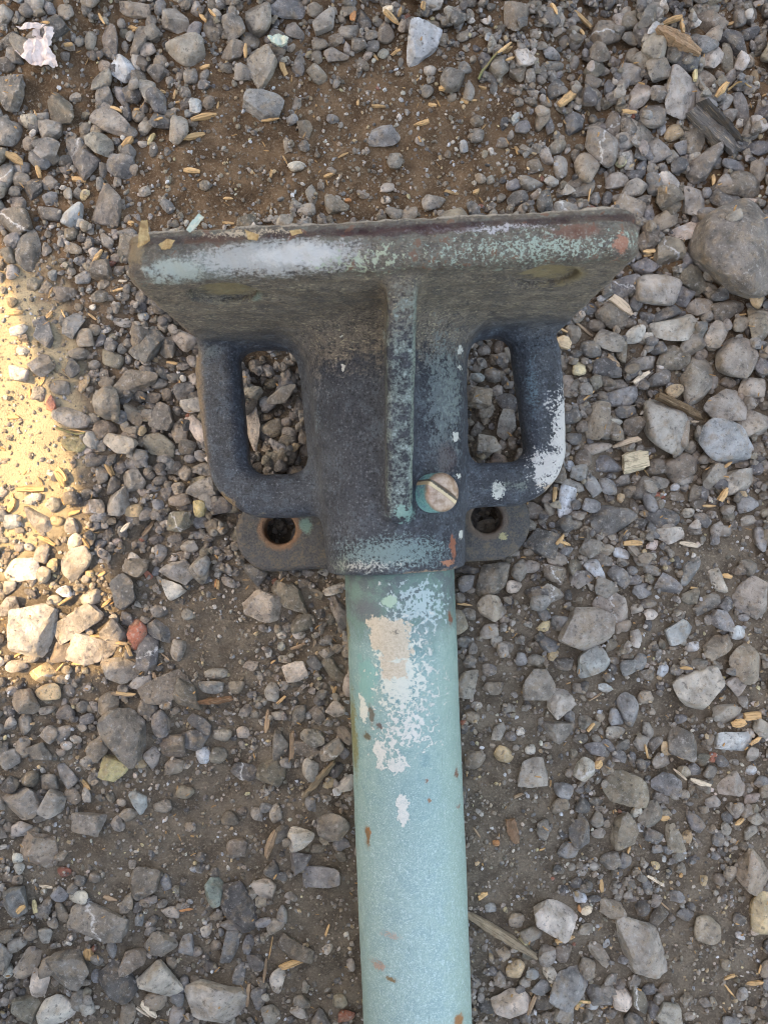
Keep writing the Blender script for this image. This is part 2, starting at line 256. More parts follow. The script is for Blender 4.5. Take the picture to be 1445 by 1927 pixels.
STONES = """
Z 1392 475 172 138 -62 g r;
A 45 490 190 135 90 g a;25 715 150 140 90 g r;310 575 190 130 -50 o a;250 685 130 115 0 g m;150 645 90 60 0 g a;60 285 110 85 -40 b m;15 330 90 80 0 n m;40 200 110 80 0 d m;470 175 130 62 88 g m;580 180 180 95 -80 g a;745 180 170 90 75 g m;820 150 100 75 -10 g m;790 228 85 72 0 p a;940 85 145 120 0 g a;720 20 160 80 0 n m;1000 245 205 150 0 g r;650 340 145 110 -35 w m;830 355 120 90 -15 g m;755 290 95 65 90 n r;855 300 80 72 90 n r;540 310 80 75 0 n m;530 400 125 90 20 g r;545 490 130 85 80 g m;640 475 115 85 90 b m;790 455 135 85 -75 g m;600 640 240 130 -35 g a;675 580 90 50 85 d m;500 680 75 72 0 n m;530 770 140 110 -5 g a;400 795 160 90 -65 g a;265 810 125 90 50 g a;140 760 80 62 80 n r;455 875 140 120 40 g a;645 890 150 105 -8 b a;165 1010 125 105 60 d a;255 980 80 70 0 n m;530 985 80 50 90 g r;580 1100 215 150 80 g a;100 900 85 70 0 b a;110 960 85 72 0 g a;20 950 120 100 90 g r;80 1090 105 70 -20 g r;75 1195 150 130 20 o m;190 1260 165 135 60 g m;250 1145 125 70 -5 g a;260 1065 75 68 0 b m;385 1260 72 68 0 n r;905 1110 80 58 -60 b r;1265 255 115 95 60 n a;1230 345 80 55 0 n m;1320 375 100 82 0 g a;1145 150 100 70 -40 n m;1030 385 105 75 70 g m;1000 485 70 58 -30 g r;910 605 70 64 0 n r;780 660 95 65 40 g m;735 605 70 58 0 n r;440 670 78 55 60 n r;780 1030 60 54 0 p r;1110 1000 62 54 0 n r;1060 565 76 66 90 k a;760 760 50 40 0 p r;360 720 70 50 30 n m;440 715 60 40 10 n r;700 700 70 60 0 g r;825 800 80 50 80 g r;540 905 80 45 80 g m;330 900 60 45 0 g r;1040 650 60 45 0 n r;1000 545 65 55 0 g m;720 440 70 50 85 g r;905 405 60 40 80 g r;965 370 70 45 80 n r;1105 380 70 45 80 g r;1130 545 70 60 60 n r;410 185 55 48 50 g r;515 260 60 42 0 g r;655 205 60 40 85 g r;805 75 60 55 0 g m;350 50 90 75 0 g r;265 35 55 60 0 b m;20 1140 80 60 0 g m;60 1290 90 60 20 b r;
B 90 75 142 125 90 g r;240 25 180 78 0 b a;375 30 80 70 0 n m;420 85 118 85 20 g a;270 125 100 70 -20 g a;45 175 95 80 0 n r;200 155 110 60 -10 d a;110 310 175 145 -60 g a;25 340 80 76 0 g m;290 290 100 65 80 g a;380 250 60 52 90 n r;480 245 120 82 -15 g a;380 345 105 80 -30 o a;395 185 80 55 10 n a;475 165 75 58 -10 n m;545 130 95 80 30 g a;615 75 120 65 -80 d m;595 195 80 64 0 g a;725 135 90 78 90 n a;655 150 65 52 30 g m;635 240 50 38 0 p m;712 232 55 51 0 p r;900 215 192 150 72 w a;955 110 85 55 10 n m;945 330 60 50 20 p r;1375 70 150 135 85 n a;115 510 180 142 -20 b a;260 575 55 50 0 b r;280 490 65 45 80 g a;720 655 140 108 -10 b a;325 625 85 68 -80 n m;315 700 70 58 90 d a;460 563 60 45 0 b r;930 430 66 58 0 g r;1180 570 62 56 0 n r;1175 645 80 64 0 g r;1405 605 75 68 30 b a;280 805 85 50 8 p r;355 950 92 50 -70 g r;730 910 85 50 25 p a;965 980 115 75 15 g a;325 1030 92 64 10 g a;1115 695 60 46 90 w a;1160 1020 88 60 -50 d m;1200 860 56 50 0 n r;1110 160 65 50 0 g r;840 1040 80 60 0 n a;610 945 66 40 -30 p a;1385 960 100 70 0 d m;235 700 66 48 80 n a;480 380 60 38 80 g r;725 970 48 38 0 p r;275 1000 70 50 0 g m;535 215 60 40 80 g m;610 290 65 50 0 n r;1000 180 70 55 0 n m;770 770 90 70 80 g m;1310 680 60 45 0 g m;400 905 45 35 80 n r;1290 130 50 40 0 n r;
C 585 130 165 150 60 n a;710 60 96 92 0 n r;720 160 115 80 -10 g a;535 260 112 104 0 n m;825 260 132 124 80 g m;850 370 130 116 0 g m;930 285 100 84 80 g r;725 255 82 76 0 n r;710 365 132 108 -50 g m;500 175 78 55 60 b a;600 430 80 65 80 b a;670 425 72 68 0 b a;985 490 258 170 80 l a;750 505 165 100 55 p m;830 605 140 132 0 g r;855 490 92 75 0 g r;480 505 100 85 80 d m;620 640 136 90 85 n r;755 690 192 98 -30 g a;550 770 235 145 -50 g r;460 880 172 134 60 n r;955 690 96 80 0 t r;1005 765 96 88 0 b a;865 790 132 110 20 l a;775 785 82 58 85 p m;720 840 112 55 75 l m;950 815 92 70 20 g a;1080 730 152 100 75 n r;1130 870 212 138 20 g a;1290 870 150 64 0 b r;1325 980 242 134 -8 n r;1395 615 120 108 0 g r;1415 770 122 94 20 b a;1345 560 192 80 -80 g m;1270 590 100 80 30 g a;1170 270 142 110 60 l m;1135 395 122 98 -30 n m;1165 165 92 84 0 n r;1310 180 178 108 -40 d a;1330 300 86 70 60 l a;1255 270 152 62 -70 o m;1390 120 112 75 20 b m;1160 60 182 108 -30 n m;1420 910 112 90 80 n r;640 955 136 80 20 p r;745 920 112 64 10 d m;850 975 112 94 90 b r;930 955 122 84 -10 l a;735 1000 142 90 20 g r;925 1070 142 98 0 n m;1075 1075 155 128 80 g m;705 1120 158 118 -20 n r;820 1150 106 60 90 b r;905 1180 132 90 25 n r;1050 1230 202 90 25 p m;1265 1090 212 108 -40 d m;800 1290 102 78 -40 n m;935 1330 152 118 -10 g m;1065 1290 112 90 30 g r;510 1125 106 64 5 r a;350 1120 152 85 0 g r;230 1090 118 90 70 d a;155 985 132 80 0 g a;175 890 96 74 -20 n m;325 885 112 84 -70 g a;240 830 92 55 -70 g m;300 770 102 70 20 n r;395 640 112 98 80 b a;290 460 108 84 40 d a;265 265 102 64 -10 b a;270 330 116 55 0 g a;170 175 56 50 0 p r;100 660 76 64 0 b a;205 600 72 54 0 n r;255 650 112 45 -80 d m;515 645 102 45 0 g a;500 420 102 60 0 n r;540 505 88 40 85 g r;1420 360 82 50 85 t r;660 745 46 40 0 b r;780 870 72 58 30 b m;840 890 66 60 0 g r;980 875 92 78 80 b r;900 880 72 50 -30 g r;450 1005 132 68 10 n r;520 1050 72 58 80 l r;590 1050 80 58 85 d r;790 1060 80 58 0 g m;1140 1160 132 78 0 d r;1370 1085 92 48 5 p r;1395 1165 92 40 5 w r;1430 1220 102 88 0 b m;1210 1230 90 60 40 g m;390 120 80 55 -20 n m;340 185 60 55 40 g m;400 300 70 50 80 g r;120 240 60 45 70 b m;90 130 55 45 0 b m;210 230 60 40 0 n r;480 340 60 42 80 p m;570 340 60 40 20 g m;640 130 60 40 0 g r;330 470 50 40 0 g r;80 540 55 45 0 n r;60 1080 90 70 0 n m;1280 370 100 60 60 g r;1240 350 70 80 0 n r;790 620 60 50 0 b r;890 660 80 50 85 b m;1000 330 60 50 0 g r;1080 170 70 60 0 g r;1390 430 75 60 20 l m;1250 505 80 70 40 l m;1380 280 70 60 0 n r;1150 1020 60 60 0 b r;
D 175 120 262 130 75 g a;65 65 112 90 20 b m;40 160 112 80 -60 n m;460 25 92 84 0 o r;685 70 102 80 -20 g a;475 125 112 70 -20 n a;510 200 72 64 0 b r;530 310 112 75 25 b a;400 415 152 104 15 n a;640 435 116 84 20 n a;785 430 82 55 20 g a;205 350 86 80 0 o a;290 370 76 70 60 n a;910 555 76 60 0 k r;770 595 112 50 -10 l m;280 670 142 124 60 b a;465 625 164 118 40 b a;535 705 126 108 0 n m;600 645 82 75 0 n r;670 640 56 50 0 l r;325 290 74 66 60 b a;935 740 228 172 40 d a;700 830 144 98 -20 o a;490 800 112 90 -30 n m;585 870 72 64 0 g m;860 980 284 150 20 n m;1000 985 112 70 -5 g r;885 1075 86 78 0 d r;1175 1030 132 108 20 b a;265 880 132 118 40 n m;340 970 112 90 60 n m;365 1020 122 90 0 g r;660 985 106 74 0 n r;690 1125 202 164 85 g r;495 1150 168 138 -15 o m;440 1220 222 118 -25 g r;520 990 132 65 70 t a;1035 1220 168 148 60 g a;1235 1130 152 128 -30 l a;1265 1300 224 98 -45 p m;840 1200 192 80 -55 n a;650 1285 126 110 30 n m;770 1380 192 140 -40 g a;990 1385 228 140 -10 o r;1140 1310 132 104 85 n m;1185 1410 112 104 60 g m;450 1385 162 100 -10 y r;540 1430 62 50 20 p r;600 1500 122 70 30 g a;820 1520 92 70 0 b a;820 1600 142 80 0 g m;1280 1465 86 74 0 b m;750 1540 92 84 0 d m;590 1370 82 78 0 b m;620 1395 92 78 80 g a;1270 1000 62 45 -20 t r;1270 930 82 60 80 g m;890 1150 62 54 0 o r;65 470 76 60 0 t r;110 650 112 70 20 l m;100 930 132 90 -10 l a;130 780 82 58 0 l m;130 700 72 50 0 n m;230 1060 102 70 80 l a;310 1130 92 84 60 r m;60 270 92 78 80 l r;740 180 70 55 0 n r;760 270 90 60 0 n m;700 520 55 45 0 g r;590 500 50 40 0 l r;500 500 55 50 0 n r;660 350 80 55 20 n m;240 590 90 60 40 b m;400 570 60 90 0 g m;800 830 45 60 0 l r;640 930 80 60 30 g m;575 930 80 55 30 g r;960 1080 110 70 -10 n r;950 1140 90 60 -20 d r;1050 1060 70 80 0 n r;780 1270 70 90 0 n m;600 1110 70 50 0 g r;580 1220 80 70 0 g r;895 1460 80 70 0 g r;1040 1490 90 50 -10 b m;1010 1540 90 70 0 d m;1100 1540 90 80 0 g m;930 1590 80 60 0 g r;690 1490 80 60 20 g m;1200 1480 80 60 0 b r;1350 1480 90 70 0 l m;900 430 80 80 40 d a;700 440 50 40 0 n r;1090 950 70 60 0 g r;1160 870 90 60 0 g m;1080 860 70 50 0 n r;1040 620 80 70 0 n m;
E 735 320 188 150 -70 l a;830 190 164 148 60 g m;840 385 116 90 -10 t r;580 360 162 110 -10 n m;700 220 116 88 40 g a;610 425 112 60 20 b m;630 150 112 88 80 g a;890 255 76 55 -5 p a;1170 135 102 84 80 n a;1285 240 182 118 15 l m;1145 315 142 80 15 n r;1050 270 92 74 85 b a;1280 365 106 84 90 y r;1150 455 144 128 0 o a;1195 615 136 80 -5 l m;1010 665 108 90 60 b a;980 570 92 74 0 g m;1110 565 96 50 10 g m;870 750 148 118 0 o m;1150 780 168 144 -40 l a;1100 910 152 118 -20 l a;785 910 192 182 45 d a;665 545 112 60 80 d m;625 600 86 60 0 b m;570 480 102 70 20 b a;1020 1040 122 80 -10 g m;1210 1060 82 74 0 g r;870 1195 186 124 78 R r;950 1310 224 128 80 b a;1020 1180 172 118 -50 b a;1140 1300 132 90 80 g a;800 1090 102 80 -70 d m;1060 1540 314 168 25 n m;900 1505 152 80 25 b m;760 1420 244 148 -25 g a;1350 1530 168 90 -8 b m;1390 1450 142 70 0 g m;1210 1590 212 148 -30 o m;150 1620 162 150 0 n r;295 1565 156 100 8 t r;420 1565 88 68 -60 g r;255 1450 144 108 30 t m;380 1490 112 60 -10 n m;195 1150 345 300 60 l m;490 1110 324 148 30 l a;570 1295 274 178 -15 l m;370 1310 152 104 70 n m;190 1330 122 88 60 l a;130 765 224 148 10 l m;330 340 112 88 20 l m;170 305 122 70 0 l m;440 300 102 84 0 n m;220 440 234 108 -40 l a;55 455 116 94 0 w r;440 480 112 78 90 l m;345 450 88 68 0 t r;470 590 112 90 40 l m;480 720 214 168 40 g a;250 660 122 88 80 l a;320 740 92 70 80 t m;50 1000 132 120 0 l m;50 870 112 90 30 l a;570 950 122 108 50 l a;400 910 92 80 0 w a;560 800 56 54 0 t r;400 1425 82 60 0 l r;15 680 102 60 85 n m;690 1640 124 108 0 g m;940 1680 112 80 20 d m;400 1690 132 80 0 g m;90 1390 120 80 20 l a;40 1690 90 70 0 b r;280 1690 100 50 10 g r;60 1560 70 60 0 l r;590 580 70 60 0 b r;690 630 60 60 0 g r;730 590 60 55 0 p r;1100 690 60 50 40 l m;1240 540 80 60 20 b m;985 780 50 60 0 b m;1000 180 90 60 20 g r;960 230 90 50 0 b m;990 350 70 80 0 b m;920 290 60 50 0 g r;1280 460 110 80 0 b m;1330 560 80 60 0 d r;1330 720 110 90 20 d m;650 480 60 40 0 l r;100 620 80 60 0 l r;170 620 60 50 0 l r;
F 500 180 224 170 -60 g m;425 60 102 80 85 n r;375 245 86 74 40 n r;450 320 108 84 -10 Y a;685 230 98 92 0 n a;690 315 76 64 0 n m;640 135 102 70 -80 d r;585 80 76 60 -20 g r;790 140 96 64 -10 b a;240 180 78 58 30 g m;85 145 78 58 60 g m;145 260 88 74 20 g a;80 225 62 54 60 n m;335 125 56 50 0 b m;245 95 78 58 0 g r;175 10 86 50 0 n r;95 50 102 94 0 n r;25 280 82 74 0 g m;260 350 98 64 -75 b a;175 380 82 68 0 g m;105 365 72 64 0 o r;70 465 144 108 20 g a;200 470 102 84 60 g a;275 435 72 54 -45 n r;30 385 80 64 60 d m;145 650 144 118 -20 n a;75 565 76 60 0 l m;345 545 122 90 0 g m;545 455 102 60 -60 k a;645 480 82 50 5 g m;880 185 86 55 5 g m;965 178 50 48 0 p r;805 270 66 55 85 w r;865 270 72 64 0 o r;605 275 70 66 40 l m;550 300 50 44 0 t r;970 335 92 70 -30 d a;1080 330 112 98 0 o r;1250 190 92 74 0 g m;1115 230 116 64 75 g a;1195 100 82 50 80 d r;1340 75 72 64 20 p a;1240 320 86 64 80 l r;1230 240 112 60 -10 n m;1330 550 124 102 20 g m;1190 600 108 94 60 l m;940 645 82 75 0 n r;910 525 66 54 0 n r;1285 755 142 80 0 b a;1190 690 86 70 60 b a;1060 805 108 74 -60 p m;945 875 192 128 -60 d a;920 950 92 50 0 g m;850 815 108 82 -70 T a;570 770 136 112 30 g a;655 780 62 36 -70 b a;390 930 218 124 -10 g a;310 835 76 45 -5 p r;245 740 52 36 0 r r;240 900 88 55 -80 n m;170 995 76 50 80 l r;120 980 66 54 40 n m;105 1110 114 74 60 n m;265 1110 164 126 -30 g a;190 1110 88 60 60 n m;150 1180 118 68 -80 p m;510 1125 144 122 -20 l a;460 1180 154 118 -50 d a;635 1180 148 128 -50 l a;870 1245 214 186 20 l a;1180 1055 148 74 -25 n m;915 1035 126 64 85 b m;1020 1095 74 52 0 d a;1105 1165 102 55 75 l r;955 1140 82 45 80 b a;990 1030 72 45 85 b m;220 1290 134 108 20 l a;100 1290 106 94 0 o m;510 1300 80 56 80 n m;620 1250 86 60 0 n m;840 1120 66 50 0 g a;740 1030 72 62 80 b a;815 980 52 44 80 l a;670 905 72 45 -10 p m;1080 1300 76 64 0 g r;1360 1250 56 50 0 o r;1385 1310 62 48 0 r m;1205 1250 62 50 0 g m;700 1310 82 58 80 g m;440 1050 66 40 80 b m;730 425 72 50 -10 o r;750 565 46 38 0 n r;25 755 46 38 0 n r;60 765 46 38 0 n r;1140 295 46 44 0 l r;15 1145 52 44 80 p r;505 510 76 50 10 n m;1270 640 66 45 0 n r;1100 950 90 60 20 g m;1050 940 60 45 0 b m;860 1040 50 40 0 n r;780 1060 45 40 0 g r;600 940 55 35 40 d m;550 930 50 35 70 b m;590 980 45 40 0 l r;680 1100 50 40 -30 n r;780 1180 60 40 -40 n r;375 1160 55 40 70 b m;380 1090 50 40 0 g r;310 770 50 40 0 d r;370 760 45 38 0 n r;70 720 40 50 0 l m;60 680 45 40 -30 p r;120 580 50 40 0 g m;155 515 55 50 0 g m;20 560 45 40 0 n r;330 430 40 60 0 l m;250 230 45 35 0 p r;340 290 70 40 20 g m;1100 500 50 75 0 g m;1020 510 45 55 0 g m;960 500 40 35 0 n r;1060 480 50 40 0 b r;1240 460 40 60 0 b m;1150 600 35 30 0 g r;790 690 40 40 0 d r;1360 620 60 50 20 b m;640 870 45 35 20 g m;540 880 45 40 60 g m;1340 320 60 60 0 d m;1380 180 60 70 0 n m;1040 860 45 60 0 n m;1160 840 50 30 -40 g m;860 915 50 40 0 n m;
G 730 370 274 196 -15 l r;820 100 182 162 0 n m;650 60 132 98 -40 n m;660 205 134 114 40 b m;935 165 102 78 60 b m;965 300 184 144 -60 o m;900 395 152 118 -15 b m;1010 470 142 108 10 l m;520 335 214 128 35 d m;440 530 192 140 -30 n r;600 440 112 98 80 d m;680 535 112 70 -40 b m;790 515 172 78 15 b r;855 620 294 166 15 l a;965 710 154 134 60 g a;590 650 124 108 0 l r;415 690 178 138 -10 g a;505 760 132 98 60 o a;625 765 144 78 25 l r;645 835 168 84 10 g r;840 800 204 148 -5 o r;305 480 78 74 0 b r;350 580 112 84 -20 n r;1180 490 214 118 20 n r;1320 445 122 80 80 t r;1375 600 222 140 85 o r;1095 665 168 124 60 p a;1230 805 264 218 60 g r;1160 600 86 80 0 l r;1260 590 112 100 20 n m;990 950 294 188 60 g r;780 1250 384 268 -55 l r;1170 1115 254 208 -10 l m;1170 1355 354 248 -15 k r;1350 1220 204 190 0 g m;1345 1000 162 118 0 p r;345 1215 244 148 70 n r;525 1155 142 75 5 d m;585 1250 142 124 0 n r;465 1220 82 45 0 p r;170 1185 118 94 20 d r;475 980 152 80 5 g r;335 965 108 88 0 o m;520 1060 204 118 15 b r;755 940 164 98 20 d r;840 1020 112 90 0 t r;215 880 108 88 20 t a;380 865 142 110 0 d r;160 990 132 98 85 n r;255 1010 92 78 0 g r;300 750 132 108 0 d r;105 840 102 88 80 n m;180 650 122 108 60 n m;900 1505 194 158 30 n r;760 1505 132 100 0 n r;420 1495 194 108 -10 b m;1105 1580 182 138 80 g m;1260 1605 174 146 10 l a;345 1390 172 78 5 p m;245 1460 118 104 40 n a;220 1550 132 98 20 b m;180 1635 142 70 -25 l m;300 1640 124 116 60 b m;410 1640 122 98 -60 b a;290 1760 134 98 10 b a;140 1740 204 118 80 w r;580 1670 112 75 0 n m;680 1640 96 74 -20 g a;770 1610 132 88 0 g m;760 1697 92 45 3 r r;685 1740 128 78 -60 b r;440 1850 294 178 10 d m;770 1850 204 138 10 b r;940 1810 76 60 0 p r;1310 1750 124 98 20 b a;1310 1860 82 60 85 l m;1000 1750 92 80 0 n m;930 1640 72 58 80 b m;1040 1680 88 72 80 b m;590 1780 112 58 80 n m;500 1715 62 48 80 t r;1100 960 82 58 80 g r;1200 960 102 64 -10 n r;1340 720 82 68 80 b m;690 700 82 55 0 b r;640 590 72 60 0 n r;860 1640 62 46 30 w r;1060 530 90 90 0 g r;1120 400 130 90 20 d m;990 620 80 70 0 b r;1020 780 90 70 20 g r;740 740 100 80 0 d r;560 570 80 60 0 g r;440 900 100 70 0 d m;560 880 100 60 10 n r;460 1290 90 110 0 n m;240 1250 80 70 0 n r;190 1330 100 70 0 d m;130 1130 90 70 0 n r;130 1320 70 60 0 g r;960 1380 80 90 0 g m;1010 1450 80 70 0 b m;1380 870 90 120 0 b m;1300 1490 90 60 0 g m;1390 1520 70 80 0 b m;510 1600 110 70 20 g m;200 1760 70 60 0 d r;120 1870 110 80 20 d m;630 1880 90 70 0 d m;990 1860 80 70 0 b m;1100 1880 80 70 0 g m;1180 1790 80 60 0 g r;870 1700 90 60 0 n m;1090 1820 60 50 0 g r;980 1580 60 50 0 n r;880 1120 60 60 0 g r;200 780 80 60 0 d m;260 830 60 50 0 n r;390 1050 90 70 0 n r;640 980 80 60 0 b r;
H 365 25 112 80 10 n m;400 175 148 118 -20 d a;625 195 104 84 30 g a;700 215 82 60 -10 n r;1010 140 122 80 15 l m;165 350 172 118 75 g m;160 480 124 108 -60 n m;465 250 88 80 -60 p m;460 320 102 84 0 n r;445 415 112 70 -40 g a;385 455 92 70 0 b r;270 385 72 58 0 p r;580 340 102 84 30 g a;690 260 92 64 -20 g a;660 305 112 68 -45 w a;765 340 112 75 -55 b a;870 405 86 64 20 b a;700 390 102 80 -20 g m;735 485 178 128 -30 g m;610 580 214 196 60 g a;635 745 154 128 30 k m;1100 310 142 64 75 b a;990 370 126 90 -10 b a;925 310 86 45 -20 l m;1225 360 116 55 -75 l m;1095 430 82 74 0 o m;1175 465 132 68 35 g a;1265 470 76 64 60 b m;1245 540 112 88 -10 b a;1045 590 122 98 20 k m;1320 600 82 64 -10 k m;1220 665 142 84 30 n a;1110 665 62 54 60 k a;1390 430 164 148 60 l a;1435 165 110 70 80 b a;380 835 142 134 0 g m;475 915 118 102 40 l a;480 555 78 68 0 b m;430 655 102 70 -10 b m;840 625 82 55 80 l m;800 765 82 74 80 b m;860 735 78 58 60 b m;970 775 62 52 60 w a;1140 875 214 186 20 l a;1360 750 174 148 -50 n m;1330 840 122 90 20 g a;1265 985 122 84 10 g m;805 960 154 90 -80 b r;890 905 72 58 0 n r;740 1000 92 58 -60 b m;470 1060 134 104 -10 g a;645 1140 98 60 -10 b m;1065 1120 138 116 -20 g a;1305 1110 158 90 -5 k a;870 1120 78 68 0 g m;940 1120 72 55 30 g m;745 1070 92 60 0 g r;900 1065 72 50 80 g m;85 1190 92 80 0 n r;215 1165 84 74 -60 t r;345 1200 112 98 0 g m;340 1140 46 44 0 l r;40 830 132 90 80 g m;170 855 88 55 0 o m;700 860 62 42 0 k m;985 1150 72 45 -60 t m;830 1195 78 45 80 b a;1160 1200 72 55 0 o m;1210 1190 46 40 60 r m;40 370 92 70 80 d m;45 305 122 40 -5 d m;505 90 92 80 0 d m;150 590 82 68 0 g r;1240 115 82 64 60 g m;1170 70 82 58 -60 b m;1380 75 56 50 0 l m;95 940 52 36 0 l m;75 990 62 54 0 n r;225 535 46 40 0 p r;410 570 62 50 0 t m;450 700 62 45 60 t m;780 230 86 48 -20 w m;560 90 60 50 0 g r;510 220 70 45 0 b m;350 290 80 60 0 g m;250 260 50 35 50 o r;340 220 50 40 0 n r;830 310 50 45 0 b r;840 355 60 45 0 b r;910 345 50 45 0 o r;905 465 70 40 0 g m;915 515 60 50 0 l m;850 490 55 45 0 p m;780 570 80 60 20 n m;800 710 60 30 0 n r;720 660 70 50 30 n m;735 770 40 55 0 d m;500 745 90 60 10 g m;370 730 80 60 0 g m;300 720 60 60 0 b m;60 730 60 60 0 d m;240 950 60 40 20 g r;190 1060 80 60 20 g m;250 1080 50 45 0 b r;530 1000 50 80 0 b m;580 1100 70 50 20 g m;670 990 50 60 0 n m;710 1130 70 40 -50 b m;780 1130 70 50 20 g m;1010 830 0 0 0 g m;1030 780 60 50 0 g r;1290 780 60 40 0 b r;1060 1010 60 45 0 b r;1350 930 50 60 0 g m;1260 590 60 40 0 d m;1350 530 50 35 0 b m;1060 330 45 40 0 n r;1040 270 40 55 0 d m;990 265 60 50 0 b m;930 190 60 45 0 p m;
I 790 165 194 146 -25 o a;975 140 128 104 0 b a;775 370 174 124 50 n m;910 285 118 80 60 g a;915 390 78 64 -30 b m;1010 395 132 70 -75 o m;1280 160 124 98 30 g a;1185 95 76 70 0 g m;960 45 96 64 5 p m;495 170 86 70 -10 b r;480 240 82 70 0 n m;400 350 92 60 80 g r;570 365 116 104 -60 b a;520 455 82 74 60 b m;715 500 88 70 20 g a;780 505 72 58 80 b m;640 530 48 38 -20 l r;1110 320 88 68 -20 b a;1200 235 68 58 0 l m;1385 215 72 50 10 p m;1385 555 168 158 60 n m;1275 560 72 60 60 n r;1225 590 56 54 0 n r;1425 740 184 112 80 t r;470 765 194 176 30 l a;860 890 304 170 -70 g a;1165 815 118 114 0 n r;525 1080 194 146 60 b a;605 1005 82 74 60 n r;495 935 88 80 0 n m;275 1015 88 80 20 t r;435 1030 76 55 -70 p r;355 1035 66 50 0 b m;400 1095 108 64 -5 b m;405 1170 82 74 60 n m;345 850 92 80 -40 g m;315 895 62 54 60 t m;260 1180 164 128 20 p m;770 1155 114 92 -60 p m;665 1130 112 80 -10 d m;850 1145 112 80 -30 o m;510 1210 112 88 60 g m;980 1210 112 98 0 g m;670 940 130 60 -45 n a;1065 750 76 50 -20 b a;580 675 66 54 -10 w m;700 890 46 30 80 w m;975 1105 66 58 0 n m;1330 1120 62 54 60 b m;140 1190 92 58 10 d m;350 75 134 126 0 g m;640 690 62 40 0 d m;160 735 50 44 0 k m;830 1075 68 54 60 g m;720 1230 66 50 10 b m;1155 595 46 40 60 t m;1075 390 56 48 30 t m;930 525 46 34 -50 t r;1210 480 56 44 -50 b m;840 275 56 44 60 p r;1040 480 62 58 0 g m;650 230 60 50 -40 g m;940 450 60 40 10 b m;990 450 60 40 0 b m;1220 400 50 70 0 b m;1270 310 50 60 30 b m;1070 200 50 45 0 g r;1010 180 50 60 0 g m;955 210 70 50 0 g m;1120 80 60 50 0 b m;1150 40 50 45 0 o m;1250 45 60 50 0 b m;1380 85 50 45 30 w m;1100 510 45 40 0 b m;890 625 50 60 0 b m;590 550 60 40 30 b m;560 610 60 50 0 d r;600 820 70 50 20 g m;280 790 70 70 0 n m;240 1100 50 40 0 n m;320 1080 50 50 0 g r;295 1110 45 40 0 b r;170 1030 45 45 0 d r;90 1090 50 40 0 g r;450 1000 60 50 0 d m;720 1060 70 50 0 g m;700 1100 60 50 30 g m;900 1110 60 50 0 b m;920 1200 60 70 0 b m;1070 1150 60 50 0 n m;1250 980 50 45 0 n r;1390 830 40 35 0 p m;1320 850 45 30 -20 w m;1090 1230 60 40 10 p m;640 1190 60 40 10 w m;780 970 50 40 0 b m;
J 620 510 194 118 60 g a;510 585 132 108 -20 b m;425 510 124 108 30 g a;750 620 164 90 80 d m;415 750 314 110 -85 p m;540 755 148 124 10 o r;665 790 122 90 -10 l r;785 820 112 98 80 g r;605 890 154 88 -60 b a;800 905 98 90 0 g r;530 990 82 80 0 o m;625 1030 92 84 60 d a;435 1030 82 80 0 d m;670 265 92 70 -20 l m;540 430 92 70 20 o r;740 350 62 60 0 b m;510 670 82 60 -10 n m;690 660 72 50 80 g m;645 705 72 68 0 g a;725 975 72 58 80 b m;440 1790 164 148 0 d a;80 1730 132 98 40 b m;
K 690 490 184 138 -10 n a;905 520 154 108 -50 d r;750 570 124 108 20 n r;900 660 204 118 80 l a;805 335 114 98 0 g r;700 360 88 64 -10 k a;770 800 154 108 -5 g m;640 850 112 88 80 n m;850 915 124 90 -20 n a;700 700 104 58 60 g m;870 800 82 58 60 g m;935 790 92 70 80 n m;700 280 82 55 80 g m;745 160 84 78 0 g m;850 150 82 70 80 n m;915 200 104 58 -75 g m;620 350 122 60 80 n m;825 440 82 68 0 g m;620 600 80 60 0 d m;
L 560 400 364 246 -20 p a;800 320 384 216 -45 o a;510 180 194 128 -30 d a;910 545 234 146 20 o r;870 655 122 80 -10 l r;710 660 88 74 0 l r;1200 240 194 90 30 l m;1245 440 334 118 -65 g a;1200 980 274 118 -50 o a;845 990 194 168 20 p a;630 1175 154 136 80 l m;300 1140 152 108 10 o r;430 945 118 108 40 p a;1125 700 124 98 60 b a;1080 600 122 58 85 g m;920 180 104 88 0 g m;1030 270 134 88 -35 o m;950 90 122 70 0 g m;1100 80 92 70 -30 l m;1075 460 102 80 0 d m;1165 510 102 80 80 o m;230 180 154 78 -30 g m;735 1110 98 84 -40 g m;550 600 84 70 0 g m;710 770 82 68 80 p m;1310 780 150 90 80 n m;1220 780 110 90 0 n m;860 1090 120 80 0 o m;1060 1110 90 70 80 g m;740 890 120 80 -20 g m;
"""
def parse(txt):
    res = []; crop = None
    for item in txt.replace('\n', ' ').split(';'):
        p = item.split()
        if not p: continue
        if p[0] in CROPS: crop = p[0]; p = p[1:]
        res.append((crop, p))
    return res
hand = []
for crop, p in parse(STONES):
    ox, oy, s = CROPS[crop]
    x, y, w, h, an = map(float, p[:5])
    if w < 5: continue
    px, py, w, h = ox + x / s, oy + y / s, w / s, h / s
    if h > w: w, h, an = h, w, an + 90
    hand.append([px, py, w, h, an, p[5], p[6]])
hand.sort(key=lambda t: -t[2] * t[3])
kept = []
for t in hand:                                   # the crops overlap: drop what was read twice
    if all((t[0] - k[0]) ** 2 + (t[1] - k[1]) ** 2 > (0.36 * min(math.sqrt(t[2] * t[3]) * 1.1, math.sqrt(k[2] * k[3]) * 1.0) + 0.10 * (t[2] + k[2])) ** 2 for k in kept):
        kept.append(t)
hand = kept

